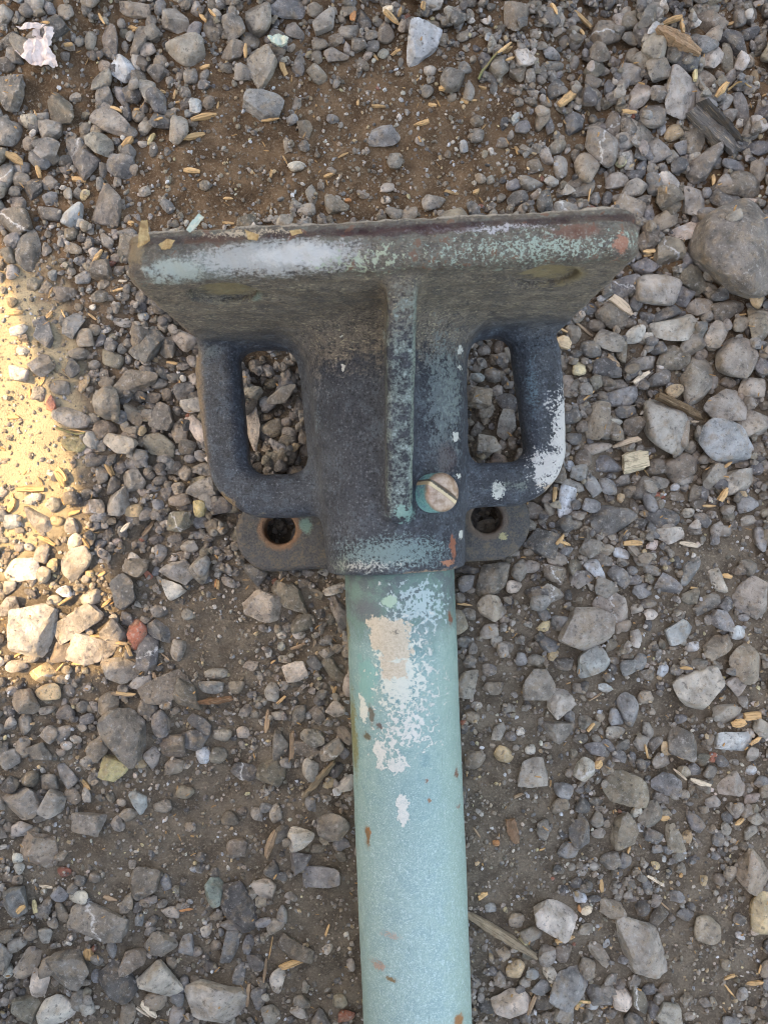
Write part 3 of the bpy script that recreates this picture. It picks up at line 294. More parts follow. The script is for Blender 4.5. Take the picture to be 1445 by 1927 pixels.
# heights: every stone is set down on what already lies there
RES = 0.001
hnx, hny = int(2 * HX / RES) + 1, int(2 * HY / RES) + 1
hx = np.linspace(-HX, HX, hnx); hy = np.linspace(-HY, HY, hny)
HXX, HYY = np.meshgrid(hx, hy, indexing='ij')
SOILH = soil_z(HXX, HYY); H = SOILH.copy(); PROT = np.zeros_like(H)
def footprint(x, y, a, b, an):
    R = max(a, b) + RES
    i0, i1 = max(0, int((x - R + HX) / RES)), min(hnx, int((x + R + HX) / RES) + 2)
    j0, j1 = max(0, int((y - R + HY) / RES)), min(hny, int((y + R + HY) / RES) + 2)
    if i1 - i0 < 1 or j1 - j0 < 1: return None
    dx = HXX[i0:i1, j0:j1] - x; dy = HYY[i0:i1, j0:j1] - y
    c, s = math.cos(an), math.sin(an)
    e = ((dx * c + dy * s) / a) ** 2 + ((-dx * s + dy * c) / b) ** 2
    return (slice(i0, i1), slice(j0, j1)), e
def set_down(x, y, a, b, an, zh, sink, q, protect=False, maxrise=None, maxprot=None):
    fp = footprint(x, y, a, b, an)
    if fp is None: return None
    sl, e = fp; m = e < 0.8
    if not m.any(): m = e <= e.min()
    if maxprot is not None and PROT[sl][m].mean() > maxprot: return None
    hs = H[sl][m]
    base = np.sort(hs)[int(q * (len(hs) - 1))]
    if maxrise is not None and base - SOILH[sl][m].mean() > maxrise: return None
    zc = base + zh * (1 - 2 * sink)
    dome = np.where(e < 1, zc + zh * np.sqrt(np.clip(1 - e, 0, 1)) * 0.92, -1)
    H[sl] = np.maximum(H[sl], dome)
    if protect: PROT[sl] = np.maximum(PROT[sl], (e < 0.75).astype(float))
    return zc

all_stones = []          # dict per stone
def bed(dlo, dhi, tries):
    for _ in range(tries):
        x = RNG.uniform(-HX + .012, HX - .012); y = RNG.uniform(-HY + .012, HY - .012)
        px, py = CX + x * F_PX / CAM_H, CY - y * F_PX / CAM_H
        if RNG.random() > bank(px, py): continue
        a = 0.5 * RNG.uniform(dlo, dhi) * .001; b = a * RNG.uniform(0.6, 0.95); an = RNG.uniform(0, math.pi); zh = b * RNG.uniform(0.6, 0.9)
        zc = set_down(x, y, a, b, an, zh, .15, .5, maxrise=.003)
        if zc is None: continue
        all_stones.append(dict(x=x, y=y, a=a, b=b, an=an, zh=zh, zc=zc, col='gggnnbddol'[RNG.integers(10)], shp='aaammmr'[RNG.integers(7)], hand=False,
                               px=px, py=py, w=2 * a * F_PX / CAM_H, h=2 * b * F_PX / CAM_H, under=True))
bed(9, 15, 900); bed(5, 9, 2500)
for (px, py, w, h, an, col, shp) in hand:
    an = math.radians(an)
    x, y = G(px, py, 0.004)
    k = (CAM_H - 0.004) / F_PX
    a, b = w * k / 2 * 1.09, h * k / 2 * 1.09
    zh = min(a, b) * RNG.uniform(0.62, 0.85) * (0.9 if w < 60 else 0.8)
    bk = float(bank(px, py))
    zc = set_down(x, y, a, b, an, zh, 0.30 - .1 * bk, 0.45, protect=True)
    if zc is None: continue
    all_stones.append(dict(x=x, y=y, a=a, b=b, an=an, zh=zh, zc=zc, col=col, shp=shp, hand=True, px=px, py=py, w=w, h=h))

SOIL_BLOBS = [(640, 265, 390, 165, 1.0), (100, 150, 110, 70, .8), (420, 335, 190, 110, .9), (800, 330, 200, 90, .9), (400, 1185, 110, 90, .9),
              (190, 1610, 140, 90, .7), (385, 1545, 170, 130, .8), (610, 1750, 90, 170, .85), (965, 1560, 120, 200, .95),
              (950, 1710, 90, 70, .9), (1350, 1030, 90, 60, .8), (1240, 1320, 170, 50, .6), (1130, 1790, 90, 70, .7),
              (1330, 1790, 140, 110, .85), (45, 730, 120, 270, 1.0), (90, 950, 80, 90, .8), (300, 1850, 100, 60, .4), (930, 1330, 70, 120, .5)]
def soilness(px, py):
    return max(max(0, 1.9 * (1 - (((px - a) / c) ** 2 + ((py - b) / d) ** 2) ** 0.5 * 0.75)) * s for a, b, c, d, s in SOIL_BLOBS)
def filler(dlo, dhi, tries, sink, dense_rise, keep_in_soil, maxprot):
    cols = 'gggggnnnbddolg'
    for _ in range(tries):
        x = RNG.uniform(-HX + .012, HX - .012); y = RNG.uniform(-HY + .012, HY - .012)
        px, py = CX + x * F_PX / CAM_H, CY - y * F_PX / CAM_H
        so = min(1.0, soilness(px, py) * 1.1)
        if RNG.random() < so * (1 - keep_in_soil): continue
        low = py > 1050 or (px < 400 and py < 420)                 # the lower half is thinner than the right bank
        if low and RNG.random() < 0.5 * (1 - keep_in_soil): continue
        a = 0.5 * RNG.uniform(dlo, dhi) * .001; b = a * RNG.uniform(0.6, 0.95); an = RNG.uniform(0, math.pi)
        zh = b * RNG.uniform(0.6, 0.9)
        bk = float(bank(px, py)); rise = max(dense_rise * (1 - 0.8 * so) * (0.55 if low else 1.0), bk * .0075)
        zc = set_down(x, y, a, b, an, zh, sink + 0.12 * so, 0.55, maxrise=rise, maxprot=maxprot)
        if zc is None: continue
        c = cols[RNG.integers(len(cols))]
        if RNG.random() < 0.025: c = 'wtprk'[RNG.integers(5)]
        all_stones.append(dict(x=x, y=y, a=a, b=b, an=an, zh=zh, zc=zc, col=c, shp='aaammmr'[RNG.integers(7)], hand=False,
                               px=px, py=py, w=2 * a * F_PX / CAM_H, h=2 * b * F_PX / CAM_H))
filler(9, 15, 1600, 0.22, .004, 0.0, 0.06)
filler(6, 9, 4500, 0.22, .004, 0.0, 0.08)
filler(4, 6, 9000, 0.22, .0046, 0.01, 0.10)
filler(2.2, 4, 19000, 0.22, .005, 0.06, 0.10)

def stone_shape(V, rng, kind):
    npl = {'a': 10, 'm': 12, 'r': 16}[kind]; p = {'a': 48, 'm': 34, 'r': 13}[kind]
    N = rng.normal(size=(npl, 3)); N /= np.linalg.norm(N, axis=1)[:, None]
    N = np.vstack([N, [[1, 0, 0], [-1, 0, 0], [0, 1, 0], [0, -1, 0], [0, 0, 1], [0, 0, -1]]])
    D = np.concatenate([rng.uniform(0.52, 0.95, npl) if kind == 'a' else rng.uniform(0.58, 0.98, npl) if kind == 'm' else rng.uniform(0.72, 1.02, npl), np.ones(6)])
    t = np.clip(V @ N.T, 0, None) / D
    r = (t ** p).sum(1) ** (-1.0 / p)
    out = V * r[:, None]
    amp = {'a': .014, 'm': .02, 'r': .022}[kind]
    for f in (2.2, 4.5, 9.0):
        for _ in range(3):
            k = rng.normal(size=3) * f; out += V * (amp * np.sin(out @ k + rng.uniform(0, 6.28)))[:, None]
        amp *= 0.5
    lo, hi = out.min(0), out.max(0)
    return (out - (lo + hi) / 2) / ((hi - lo) / 2)

POOL = {lv: {k: [stone_shape(ICO[lv][0], np.random.default_rng(100 * lv + i + ord(k)), k) for i in range(24)] for k in 'amr'} for lv in (1, 2, 3)}

def stone_colour(c, rng):
    base = np.array(s2l(PAL[c][0]))
    if c in 'gdbnlopk': base = base + (np.array(s2l((140, 129, 117))) * base.mean() / .222 - base) * .45
    v = base * rng.uniform(0.62, 1.35) * (1 + rng.normal(0, .012, 3))
    return np.clip(v, 0.01, 0.9)

def in_view(s, m=0):
    return -m < s['px'] < 1445 + m and -m < s['py'] < 1927 + m
def hidden(s):                                   # under the pipe or bracket
    px, py = s['px'], s['py']
    if 660 < px < 868 and py > 1085: return True
    if 605 < px < 868 and 520 < py < 1085: return True
    if 300 < px < 1150 and 425 < py < 625: return True
    return False
cand = sorted([s for s in all_stones if in_view(s) and not hidden(s) and 'under' not in s], key=lambda s: -(s['w'] * s['h']))
single = cand[:300]
single_ids = {id(s) for s in single}
stone_objs = []
for i, s in enumerate(single):
    lv = 4 if s['w'] > 34 else 3
    rng = np.random.default_rng(1000 + i)
    V = stone_shape(ICO[lv][0], rng, s['shp']) * [s['a'], s['b'], s['zh']]
    me = fast_mesh('stone', V, ICO[lv][1])
    if s['shp'] != 'r': me.set_sharp_from_angle(angle=math.radians(24))
    o = add_obj('stone', me, M_STONE)
    o.location = (s['x'], s['y'], s['zc']); o.rotation_euler = (RNG.uniform(-.12, .12), RNG.uniform(-.12, .12), s['an'])
    o.color = (*stone_colour(s['col'], rng), 1)
    stone_objs.append((o, s))

def joined(stones, name, level_of, label, cat):
    Vs, Fs, Cs, Sm, n0 = [], [], [], [], 0
    for s in stones:
        lv = level_of(s); sh = POOL[lv][s['shp']][RNG.integers(24)]
        V = sh * [s['a'], s['b'], s['zh']]
        tl = RNG.uniform(-.3, .3); ct, st = math.cos(tl), math.sin(tl)
        V = np.stack([V[:, 0] * ct - V[:, 2] * st, V[:, 1], V[:, 0] * st + V[:, 2] * ct], 1)
        c, sn = math.cos(s['an']), math.sin(s['an'])
        V = np.stack([V[:, 0] * c - V[:, 1] * sn + s['x'], V[:, 0] * sn + V[:, 1] * c + s['y'], V[:, 2] + s['zc']], 1)
        Vs.append(V); Fs.append(ICO[lv][1] + n0); n0 += len(V)
        Sm.append(np.full(len(ICO[lv][1]), not (lv < 3 and s['shp'] != 'r')))
        Cs.append(np.tile(np.append(stone_colour(s['col'], RNG), RNG.random()), (len(V), 1)))
    me = fast_mesh(name, np.vstack(Vs), np.vstack(Fs))
    me.polygons.foreach_set('use_smooth', np.concatenate(Sm))
    at = me.attributes.new('stone_col', 'FLOAT_COLOR', 'POINT'); at.data.foreach_set('color', np.vstack(Cs).astype(np.float32).ravel())
    return tag(add_obj(name, me, M_GRAVEL), label, cat, kind='stuff')
rest = [s for s in all_stones if id(s) not in single_ids]
for _ in range(9000):                            # the same gravel goes on beyond the picture, thinner
    x, y = RNG.uniform(-.56, .56), RNG.uniform(-.66, .66)
    if abs(x) < HX - .012 and abs(y) < HY - .012: continue
    d_out = max(abs(x) - HX, abs(y) - HY)
    if RNG.random() < max(0, d_out) / .3: continue
    aa = .5 * RNG.choice([.005, .007, .009, .012, .017]) * RNG.uniform(.8, 1.2); bb = aa * RNG.uniform(.6, .95); zz = bb * RNG.uniform(.6, .9)
    rest.append(dict(x=x, y=y, a=aa, b=bb, an=RNG.uniform(0, 3.1), zh=zz, zc=-.006 + zz * .6, col='gggggnnnbddolg'[RNG.integers(14)], shp='aaammmr'[RNG.integers(7)], far=True))
joined(rest, 'gravel', lambda s: 2 if 'far' in s else 3 if s['a'] > .0042 else (2 if s['a'] > .0017 else 1), 'small loose gravel filling the gaps between larger stones', 'gravel')

# grit: crumbs too small to count
grit = []
for _ in range(36000):
    x = RNG.uniform(-HX + .01, HX - .01); y = RNG.uniform(-HY + .01, HY - .01)
    i, j = int((x + HX) / RES), int((y + HY) / RES)
    if H[i, j] - SOILH[i, j] > .0022: continue
    a = RNG.choice([.0005, .0007, .0009, .0012]) * RNG.uniform(.8, 1.3)
    grit.append(dict(x=x, y=y, a=a, b=a * RNG.uniform(.5, .9), an=RNG.uniform(0, 3.1), zh=a * .6, zc=H[i, j] + a * .15,
                     col='ggnnnoolltpwbd'[RNG.integers(14)], shp='amr'[RNG.integers(3)]))
joined(grit, 'grit', lambda s: 1, 'fine sandy grit scattered over the dirt', 'grit')

# ------------------------------------------------------------------ the bronze post: bracket casting by signed distance, mm
BO_PX = 740.0; DA = CAM_H - AXIS_H; ROT = math.radians(3.0)
root = bpy.data.objects.new('bronze_post', None); COL.objects.link(root)
root.location = ((BO_PX - CX) / F_PX * DA, 0, AXIS_H); root.rotation_euler = (0, 0, ROT)
root.empty_display_size = .02
tag(root, 'weathered bronze flanged bracket clamped on a pale green pipe lying on gravel', 'bracket')
def LOC(px, py, z):
    """photograph pixel at height z (mm above the pipe axis) -> bracket space, mm"""
    d = DA * 1000 - z
    X = (px - CX) / F_PX * d - root.location.x * 1000; Y = (CY - py) / F_PX * d
    c, s = math.cos(ROT), math.sin(ROT)
    return (X * c + Y * s, -X * s + Y * c, z)

def smin(a, b, k):
    h = np.clip(0.5 + 0.5 * (b - a) / k, 0, 1)
    return b + (a - b) * h - k * h * (1 - h)
def smax(a, b, k): return -smin(-a, -b, k)
def rbox2(x, y, hx_, hy_, r):
    qx, qy = np.abs(x) - hx_ + r, np.abs(y) - hy_ + r
    return np.minimum(np.maximum(qx, qy), 0) + np.hypot(np.maximum(qx, 0), np.maximum(qy, 0)) - r
def extr(d2, z, hz, r):
    wx, wy = d2 + r, np.abs(z) - hz + r
    return np.minimum(np.maximum(wx, wy), 0) + np.hypot(np.maximum(wx, 0), np.maximum(wy, 0)) - r
def parts_sdf(P):
    x, y, z = P[:, 0], P[:, 1], P[:, 2]
    # flange plate, rounded along its near edge
    fl = extr(rbox2(x, z - 40.5, 84.5 + 0.02 * (z - 40), 53.5, 9.0), y - 88.2, 8.4, 4.2)
    # tapered socket
    r = np.interp(y, [-30, 20, 60, 90], [30.6, 33.4, 35.6, 39])
    rad = np.hypot(x, z)
    so = extr(rad - r, y - 29.3, 55.2, 2.0)
    # side loops
    xs = x + 0.04 * y + 0.5; ax = np.abs(xs)
    d2 = rbox2(ax - 30, y - 47, 53.8 - .055 * np.clip(55 - y, 0, 60), 47, 27)
    win = rbox2(ax - 49.8, y - 50, 13.8 + np.where(xs > 0, -.045 * (y - 32), 0.0), 30, 8.5)
    d2 = smax(d2, -win, 1.5)
    lo = extr(d2, z + 8, 9.5, 6.5)
    # rib
    dy, dz = 84 + 3, 88 - 37.5
    L = math.hypot(dy, dz); nrm = (-dz / L, dy / L)
    slope = (y + 3) * nrm[0] + (z - 37.5) * nrm[1]
    slope = slope + 2.0 * np.sin(np.clip((y + 3) / 87, 0, 1) * math.pi)
    d2r = np.maximum(np.maximum(slope, -(y + 3.5)), -(z - 5))
    d2r = smax(smax(slope, -(y + 3.5), 3.0), y - 86, 1.0)
    ri = extr(d2r, x - (1.8 + .055 * y), 5.2, 3.2); ri = np.maximum(ri, 5 - z)
    # back plate with the two drilled lugs
    lg2 = rbox2(x + 5, y + 7.6, 72.5, 18.8, 18.4)
    lg = extr(lg2, z + 35.2, 6.6, 2.6)
    return fl, so, ri, lo, lg
def casting(P):
    x, y, z = P[:, 0], P[:, 1], P[:, 2]
    fl, so, ri, lo, lg = parts_sdf(P)
    d = smin(fl, so, 15.0)
    d = smin(d, lo, 7.0)
    d = smin(d, ri, 5.0)
    d = smin(d, lg, 4.0)
    ax = np.abs(x)
    cb = np.maximum(np.hypot(ax - 56.5, z - 73.5) - 12.0, np.abs(y - 72.8) - 10.0)     # shallow countersinks in the flange
    d = smax(d, -cb, 1.5)
    for hxx in (-56.0, 46.0):
        hr = np.hypot(x - hxx, y + 5.5)
        d = smax(d, -np.maximum(hr - 7.6, z + 22), 1.6)
    bore = np.maximum(np.hypot(x, z) - 25.3, y - 0)
    d = smax(d, -bore, 1.0)
    rimw = np.clip((z - 84) / 6, 0, 1)
    d = d + rimw * (.35 * np.sin(x * .23 + np.sin(y * .6) * 1.5) * np.sin(y * .5 + x * .05) + .3 * np.sin(x * .71 + y * .9 + 1) * np.sin(x * .33 - y * .4) - .9 * np.exp(-((y - 92.5 - .5 * np.sin(x * .2)) / 1.1) ** 2) * -1)
    d = d + 0.16 * (np.sin(x * .31 + y * .17) * np.sin(y * .37 - z * .21) + np.sin(z * .43 + x * .11 + 1)) + 0.07 * np.sin(x * 1.1 + 2) * np.sin(y * 1.3) * np.sin(z * 1.2 + 1)
    return d

def surface_nets(f, lo, hi, h):
    lo = np.array(lo, float); n = np.ceil((np.array(hi) - lo) / h).astype(int) + 1
    ax = [lo[i] + h * np.arange(n[i]) for i in range(3)]
    S = np.empty(n, np.float32)
    for i in range(n[0]):
        Y, Z = np.meshgrid(ax[1], ax[2], indexing='ij')
        S[i] = f(np.stack([np.full(Y.size, ax[0][i]), Y.ravel(), Z.ravel()], 1)).reshape(n[1], n[2])
    ins = S < 0; cn = n - 1
    cnt = np.zeros(cn, np.uint8); acc = np.zeros((3, *cn), np.float32)
    def sl(c): return tuple(slice(c[i], c[i] + cn[i]) for i in range(3))
    corners = [(a, b, c) for a in (0, 1) for b in (0, 1) for c in (0, 1)]
    for ca in corners:
        for axis in range(3):
            if ca[axis]: continue
            cb = list(ca); cb[axis] = 1
            sa, sb = S[sl(ca)], S[sl(cb)]
            cr = ins[sl(ca)] != ins[sl(cb)]
            w = np.nonzero(cr); t = sa[w] / (sa[w] - sb[w])
            cnt[w] += 1
            for k in range(3): acc[k][w] += ca[k] + (t if k == axis else 0)
    act = np.nonzero(cnt); num = np.full(cn, -1, np.int64); num[act] = np.arange(len(act[0]))
    V = np.stack([lo[k] + h * (act[k] + acc[k][act] / cnt[act]) for k in range(3)], 1)
    quads = []
    for axis in range(3):
        b, c = (axis + 1) % 3, (axis + 2) % 3
        s0 = [slice(1, None)] * 3; s1 = [slice(1, None)] * 3
        s0 = [slice(0, n[i]) for i in range(3)]
        A = np.moveaxis(ins, (axis, b, c), (0, 1, 2)); NM = np.moveaxis(num, (axis, b, c), (0, 1, 2))
        e0, e1 = A[:-1, 1:-1, 1:-1], A[1:, 1:-1, 1:-1]
        w = np.nonzero(e0 != e1); i, j, k = w[0], w[1] + 1, w[2] + 1
        q = np.stack([NM[i, j - 1, k - 1], NM[i, j, k - 1], NM[i, j, k], NM[i, j - 1, k]], 1)
        flip = ~e0[w]; q[flip] = q[flip][:, ::-1]
        quads.append(q)
    Q = np.vstack(quads)
    def grad(V):
        g = np.empty_like(V)
        for k in range(3):
            dv = np.zeros(3); dv[k] = h * .25
            g[:, k] = (f(V + dv) - f(V - dv)) / (h * .5)
        return g
    for _ in range(2):
        g = grad(V); V = V - np.clip(f(V) / np.maximum((g ** 2).sum(1), .3), -h * .6, h * .6)[:, None] * g
    g = grad(V); Nn = g / np.maximum(np.linalg.norm(g, axis=1), 1e-6)[:, None]
    return V, Q, Nn

def split_parts(V, Q, Nn, fid, names, mat, parent):
    outs = {}
    for k, (nm, par) in names.items():
        q = Q[fid == k]
        if not len(q): continue
        u, inv = np.unique(q.ravel(), return_inverse=True)
        me = fast_mesh(nm, V[u] * .001, inv.reshape(-1, 4))
        me.normals_split_custom_set_from_vertices([tuple(t) for t in Nn[u]])
        outs[k] = add_obj(nm, me, mat, parent if par is None else outs[par])
    return outs

# --- bronze casting material: patina, dust, paint and verdigris at their places
def mat_casting():
    n = NT('bronze_patina')
    x, y, z = n.sep(n.P); n.warp(5.0, 2.2)
    f1 = n.noise(0.05, 4, 0.55); f2 = n.noise(0.22, 5, 0.62); f3 = n.noise(0.9, 4, 0.7); f4 = n.noise(2.6, 3, 0.7)
    st = n.noise(1.0, 5, 0.7, n.vm('MULTIPLY', n.P, (0.42, 1.3, 1.2)))       # streaks along the flange
    c = n.mix(n.mr(f1, 0.3, 0.7), s2l((52, 56, 64)), s2l((78, 82, 88)))
    c = n.mix(n.m('MULTIPLY', n.mr(f2, 0.47, 0.66), 0.7), c, s2l((92, 101, 110)))
    c = n.mix(n.m('MULTIPLY', n.mr(f3, 0.49, 0.34), 0.9), c, s2l((26, 27, 31)))
    c = n.mix(n.m('MULTIPLY', n.mr(f3, 0.56, 0.70), 0.75), c, s2l((142, 146, 152)))
    c = n.mix(n.m('MULTIPLY', n.mr(f4, 0.66, 0.72), 0.6), c, s2l((170, 172, 168)))
    # khaki dust over the flange face
    dust = n.m('MULTIPLY', n.mr(n.m('ADD', z, n.m('MULTIPLY', f1, 30)), 14, 50), n.mr(n.m('ADD', y, n.m('MULTIPLY', n.m('SUBTRACT', n.m('ADD', n.m('MULTIPLY', f2, .6), n.m('MULTIPLY', f3, .4)), .5), 70)), 56, 72))
    c = n.mix(n.m('MULTIPLY', dust, n.mr(n.m('ADD', n.m('MULTIPLY', f3, .5), n.m('MULTIPLY', f2, .5)), 0.36, 0.62, 0.14, 0.66)), c, s2l((164, 144, 118)))
    c = n.mix(n.m('MULTIPLY', dust, n.m('MULTIPLY', n.mr(st, 0.58, 0.62), 0.9)), c, s2l((198, 184, 152)))
    spk = n.noise(1.0, 4, .75, n.vm('MULTIPLY', n.P, (0.9, 1.6, 1.6)))
    c = n.mix(n.m('MULTIPLY', n.m('MULTIPLY', dust, n.mr(spk, .47, .36)), .8), c, s2l((66, 64, 64)))
    c = n.mix(n.m('MULTIPLY', dust, n.m('MULTIPLY', n.mr(spk, .58, .64), .8)), c, s2l((176, 164, 136)))
    # flange rim
    rim = n.mr(z, 86, 90)
    c = n.mix(n.m('MULTIPLY', rim, n.mr(st, 0.4, 0.62)), c, s2l((96, 86, 74)))
    c = n.mix(n.m('MULTIPLY', n.m('MULTIPLY', rim, n.mr(f2, 0.5, 0.58)), 0.6), c, s2l((116, 118, 106)))
    def P(px, py, zz, rx, ry, rz=9, nz=None, amp=1.0, lo=0.22, hi=0.36, col=(255, 253, 244), k=1.0):
        nonlocal c
        sc = (DA * 1000 - zz) / F_PX
        msk = n.patch(LOC(px, py, zz), (rx * sc, ry * sc, rz), nz if nz is not None else f2, amp, lo, hi)
        c = n.mix(n.m('MULTIPLY', msk, k) if k < 1 else msk, c, s2l(col))
    mixn = n.m('ADD', n.m('MULTIPLY', f2, .5), n.m('MULTIPLY', f3, .5))
    fine = n.m('ADD', n.m('MULTIPLY', f3, .6), n.m('MULTIPLY', f4, .4))
    c = n.mix(n.m('MULTIPLY', n.m('MULTIPLY', n.mr(z, 70, 84), n.mr(n.m('ABSOLUTE', n.m('SUBTRACT', n.m('ADD', y, n.m('MULTIPLY', f2, 2.5)), 93.6)), 1.7, .8)), n.mr(mixn, .42, .52, .3, .9)), c, s2l((74, 50, 44)))
    c = n.mix(n.m('MULTIPLY', n.m('MULTIPLY', n.mr(z, 60, 80), n.mr(n.m('ADD', y, n.m('MULTIPLY', f3, 1.6)), 95.7, 96.6)), n.mr(mixn, .40, .50)), c, s2l((188, 176, 160)))
    c = n.mix(n.m('MULTIPLY', n.m('MULTIPLY', n.mr(z, 84, 90), n.mr(f2, .60, .64)), .7), c, s2l((132, 88, 66)))
    lace = n.m('ADD', n.m('MULTIPLY', n.noise(.5, 5, .72), .6), n.m('MULTIPLY', n.voro(.6, n.PW), .45))
    P(380, 500, 93, 160, 40, 12, mixn, 1.6, .25, .6, (132, 138, 130), .7)
    P(520, 484, 93, 230, 46, 14, n.m('ADD', n.m('MULTIPLY', st, .55), n.m('MULTIPLY', f3, .45)), 2.0, .18, .5, (196, 192, 185), .8)
    P(560, 480, 93, 130, 34, 12, mixn, 1.2, .2, .6, (216, 212, 205), .85)
    P(330, 510, 93, 90, 36, 12, mixn, 1.8, .3, .6, (186, 192, 180), .8)
    P(1010, 466, 93, 290, 40, 14, n.m('ADD', n.m('MULTIPLY', n.noise(.95, 5, .72), .62), n.m('MULTIPLY', n.voro(.95, n.PW), .42)), 4.4, .82, .98, (168, 182, 166))
    P(700, 488, 93, 160, 32, 12, lace, 4.4, 1.0, 1.15, (180, 186, 160))
    P(900, 432, 93, 340, 16, 12, fine, 3.0, .65, .85, (204, 199, 199), .9)
    P(770, 436, 93, 190, 15, 12, mixn, 1.5, .2, .5, (70, 40, 40), .8)
    P(1080, 440, 93, 80, 22, 12, mixn, 1.8, .2, .6, (130, 84, 66), .7)
    P(1165, 460, 93, 22, 26, 12, mixn, 1.5, .2, .4, (188, 126, 100), .7)
    P(400, 452, 93, 120, 14, 12, mixn, 2.0, .25, .6, (96, 66, 52), .7)
    P(470, 440, 93, 200, 14, 12, fine, 3.0, .6, .8, (214, 190, 160), .9)
    P(262, 470, 90, 22, 46, 30, mixn, 1.6, .1, .5, (150, 132, 104), .8)
    P(430, 548, 74, 78, 30, 16, mixn, 1.0, .05, .5, (152, 134, 98), .85)
    P(468, 552, 72, 36, 16, 12, mixn, 1.6, .2, .5, (136, 158, 146), .7)
    P(1035, 522, 74, 76, 28, 14, mixn, 0.8, .0, .3, (158, 140, 104), .92)
    P(745, 526, 70, 34, 18, 22, mixn, 1.3, .2, .5, (150, 92, 62), .8)
    P(700, 545, 60, 60, 16, 20, mixn, 1.3, .2, .6, (128, 112, 84), .6)
    # rib: mint verdigris flakes
    ribm = n.m('MULTIPLY', n.mr(n.m('ABSOLUTE', n.m('SUBTRACT', n.m('SUBTRACT', x, n.m('MULTIPLY', y, .055)), 1.8)), 8.0, 5.0), n.mr(z, 36.5, 40))
    ribm = n.m('MULTIPLY', ribm, n.mr(y, 80, 70))
    rn = n.m('ADD', n.m('MULTIPLY', f2, .55), n.m('MULTIPLY', f3, .45))
    c = n.mix(n.m('MULTIPLY', ribm, n.m('MULTIPLY', n.mr(rn, 0.465, 0.54), .7)), c, s2l((128, 140, 132)))
    c = n.mix(n.m('MULTIPLY', ribm, n.mr(rn, 0.56, 0.6)), c, s2l((160, 172, 168)))
    c = n.mix(n.m('MULTIPLY', ribm, n.m('MULTIPLY', n.mr(n.m('SUBTRACT', x, n.m('MULTIPLY', y, .055)), 4.5, 7.2), n.mr(f3, 0.4, 0.55))), c, s2l((136, 150, 136)))
    # socket: greenish haze on the right, speckles by the mouth
    P(835, 760, 26, 90, 280, 34, mixn, 3.4, .5, .85, (116, 128, 128), .7)
    P(850, 720, 24, 60, 130, 26, lace, 4.0, .75, .95, (138, 152, 146), .6)
    P(845, 860, 26, 45, 60, 26, mixn, 2.0, .4, .7, (96, 78, 76), .5)
    P(740, 1040, 24, 170, 56, 30, fine, 3.0, .42, .62, (132, 156, 154), .85)
    P(700, 1062, 20, 160, 24, 34, fine, 3.0, .62, .8, (196, 194, 185), .9)
    P(650, 1060, 8, 40, 50, 26, mixn, 1.8, .3, .7, (128, 142, 126), .7)
    P(760, 965, 34, 40, 30, 14, rn, 2.0, .4, .6, (140, 178, 166), .8)
    P(600, 790, 10, 12, 70, 20, fine, 3.0, .6, .8, (120, 140, 148), .7)
    P(853, 1030, 20, 8, 36, 18, mixn, 1.4, .2, .5, (168, 102, 72), .85)
    P(838, 1056, 16, 26, 10, 18, mixn, 1.6, .3, .5, (200, 134, 100), .85)
    P(800, 1075, 20, 120, 9, 40, fine, 2.6, .5, .7, (190, 160, 130), .8)
    for px, py, zz, r_ in ((867, 658, 20, 8), (858, 820, 20, 9), (865, 895, 20, 7), (937, 922, -2, 17), (868, 1005, 14, 8), (868, 690, 20, 5), (645, 692, 28, 6), (640, 625, 40, 6)):
        P(px, py, zz, r_, r_ * 1.25, 8, f3, 1.2, .1, .25, (216, 216, 205))
    # right loop: white paint on the outer lower corner
    P(1046, 830, -6, 36, 140, 14, mixn, 2.2, .2, .36, (214, 210, 203))
    P(1020, 885, -6, 50, 60, 14, mixn, 2.2, .2, .36, (218, 214, 207))
    P(1050, 760, -10, 14, 60, 10, mixn, 1.8, .25, .45, (176, 112, 78), .8)
    P(960, 912, -4, 110, 26, 12, mixn, 2.0, .4, .7, (128, 136, 126), .8)
    P(1020, 915, -4, 60, 14, 10, fine, 2.8, .5, .7, (206, 176, 140), .8)
    P(1000, 730, -2, 30, 130, 12, fine, 3.0, .62, .8, (104, 132, 140), .6)
    # worn tan edges of the loops
    edge = n.m('MULTIPLY', n.mr(n.m('ADD', x, n.m('MULTIPLY', f2, 4)), -79.0, -82.5), n.mr(y, 82, 74))
    c = n.mix(n.m('MULTIPLY', edge, n.mr(mixn, .38, .55, .3, .85)), c, s2l((142, 120, 92)))
    P(430, 945, -8, 60, 34, 14, mixn, 1.8, .25, .6, (158, 128, 84), .8)
    P(520, 965, -8, 90, 12, 12, mixn, 1.8, .3, .6, (140, 124, 96), .7)
    P(400, 660, -4, 40, 40, 16, mixn, 1.8, .3, .7, (112, 122, 120), .6)
    # lugs: brown, coppery round the holes
    lg = n.mr(z, -26, -29)
    c = n.mix(n.m('MULTIPLY', lg, n.mr(mixn, .42, .55, .35, .9)), c, s2l((92, 86, 80)))
    c = n.mix(n.m('MULTIPLY', n.m('MULTIPLY', lg, n.mr(mixn, .5, .62)), .7), c, s2l((122, 106, 84)))
    for hxx in (-56.0, 46.0):
        q = n.vm('LENGTH', n.vm('MULTIPLY', n.vm('SUBTRACT', n.P, (hxx, -5.5, 0)), (1, 1, 0)))
        ring = n.m('MULTIPLY', lg, n.mr(n.m('ADD', q, n.m('MULTIPLY', f2, 5)), 14.0, 12.0))
        c = n.mix(n.m('MULTIPLY', ring, .8), c, s2l((148, 108, 76)) if hxx < 0 else s2l((116, 96, 80)))
    P(574, 988, -29, 20, 26, 8, mixn, 1.8, .2, .6, (128, 166, 152), .75)
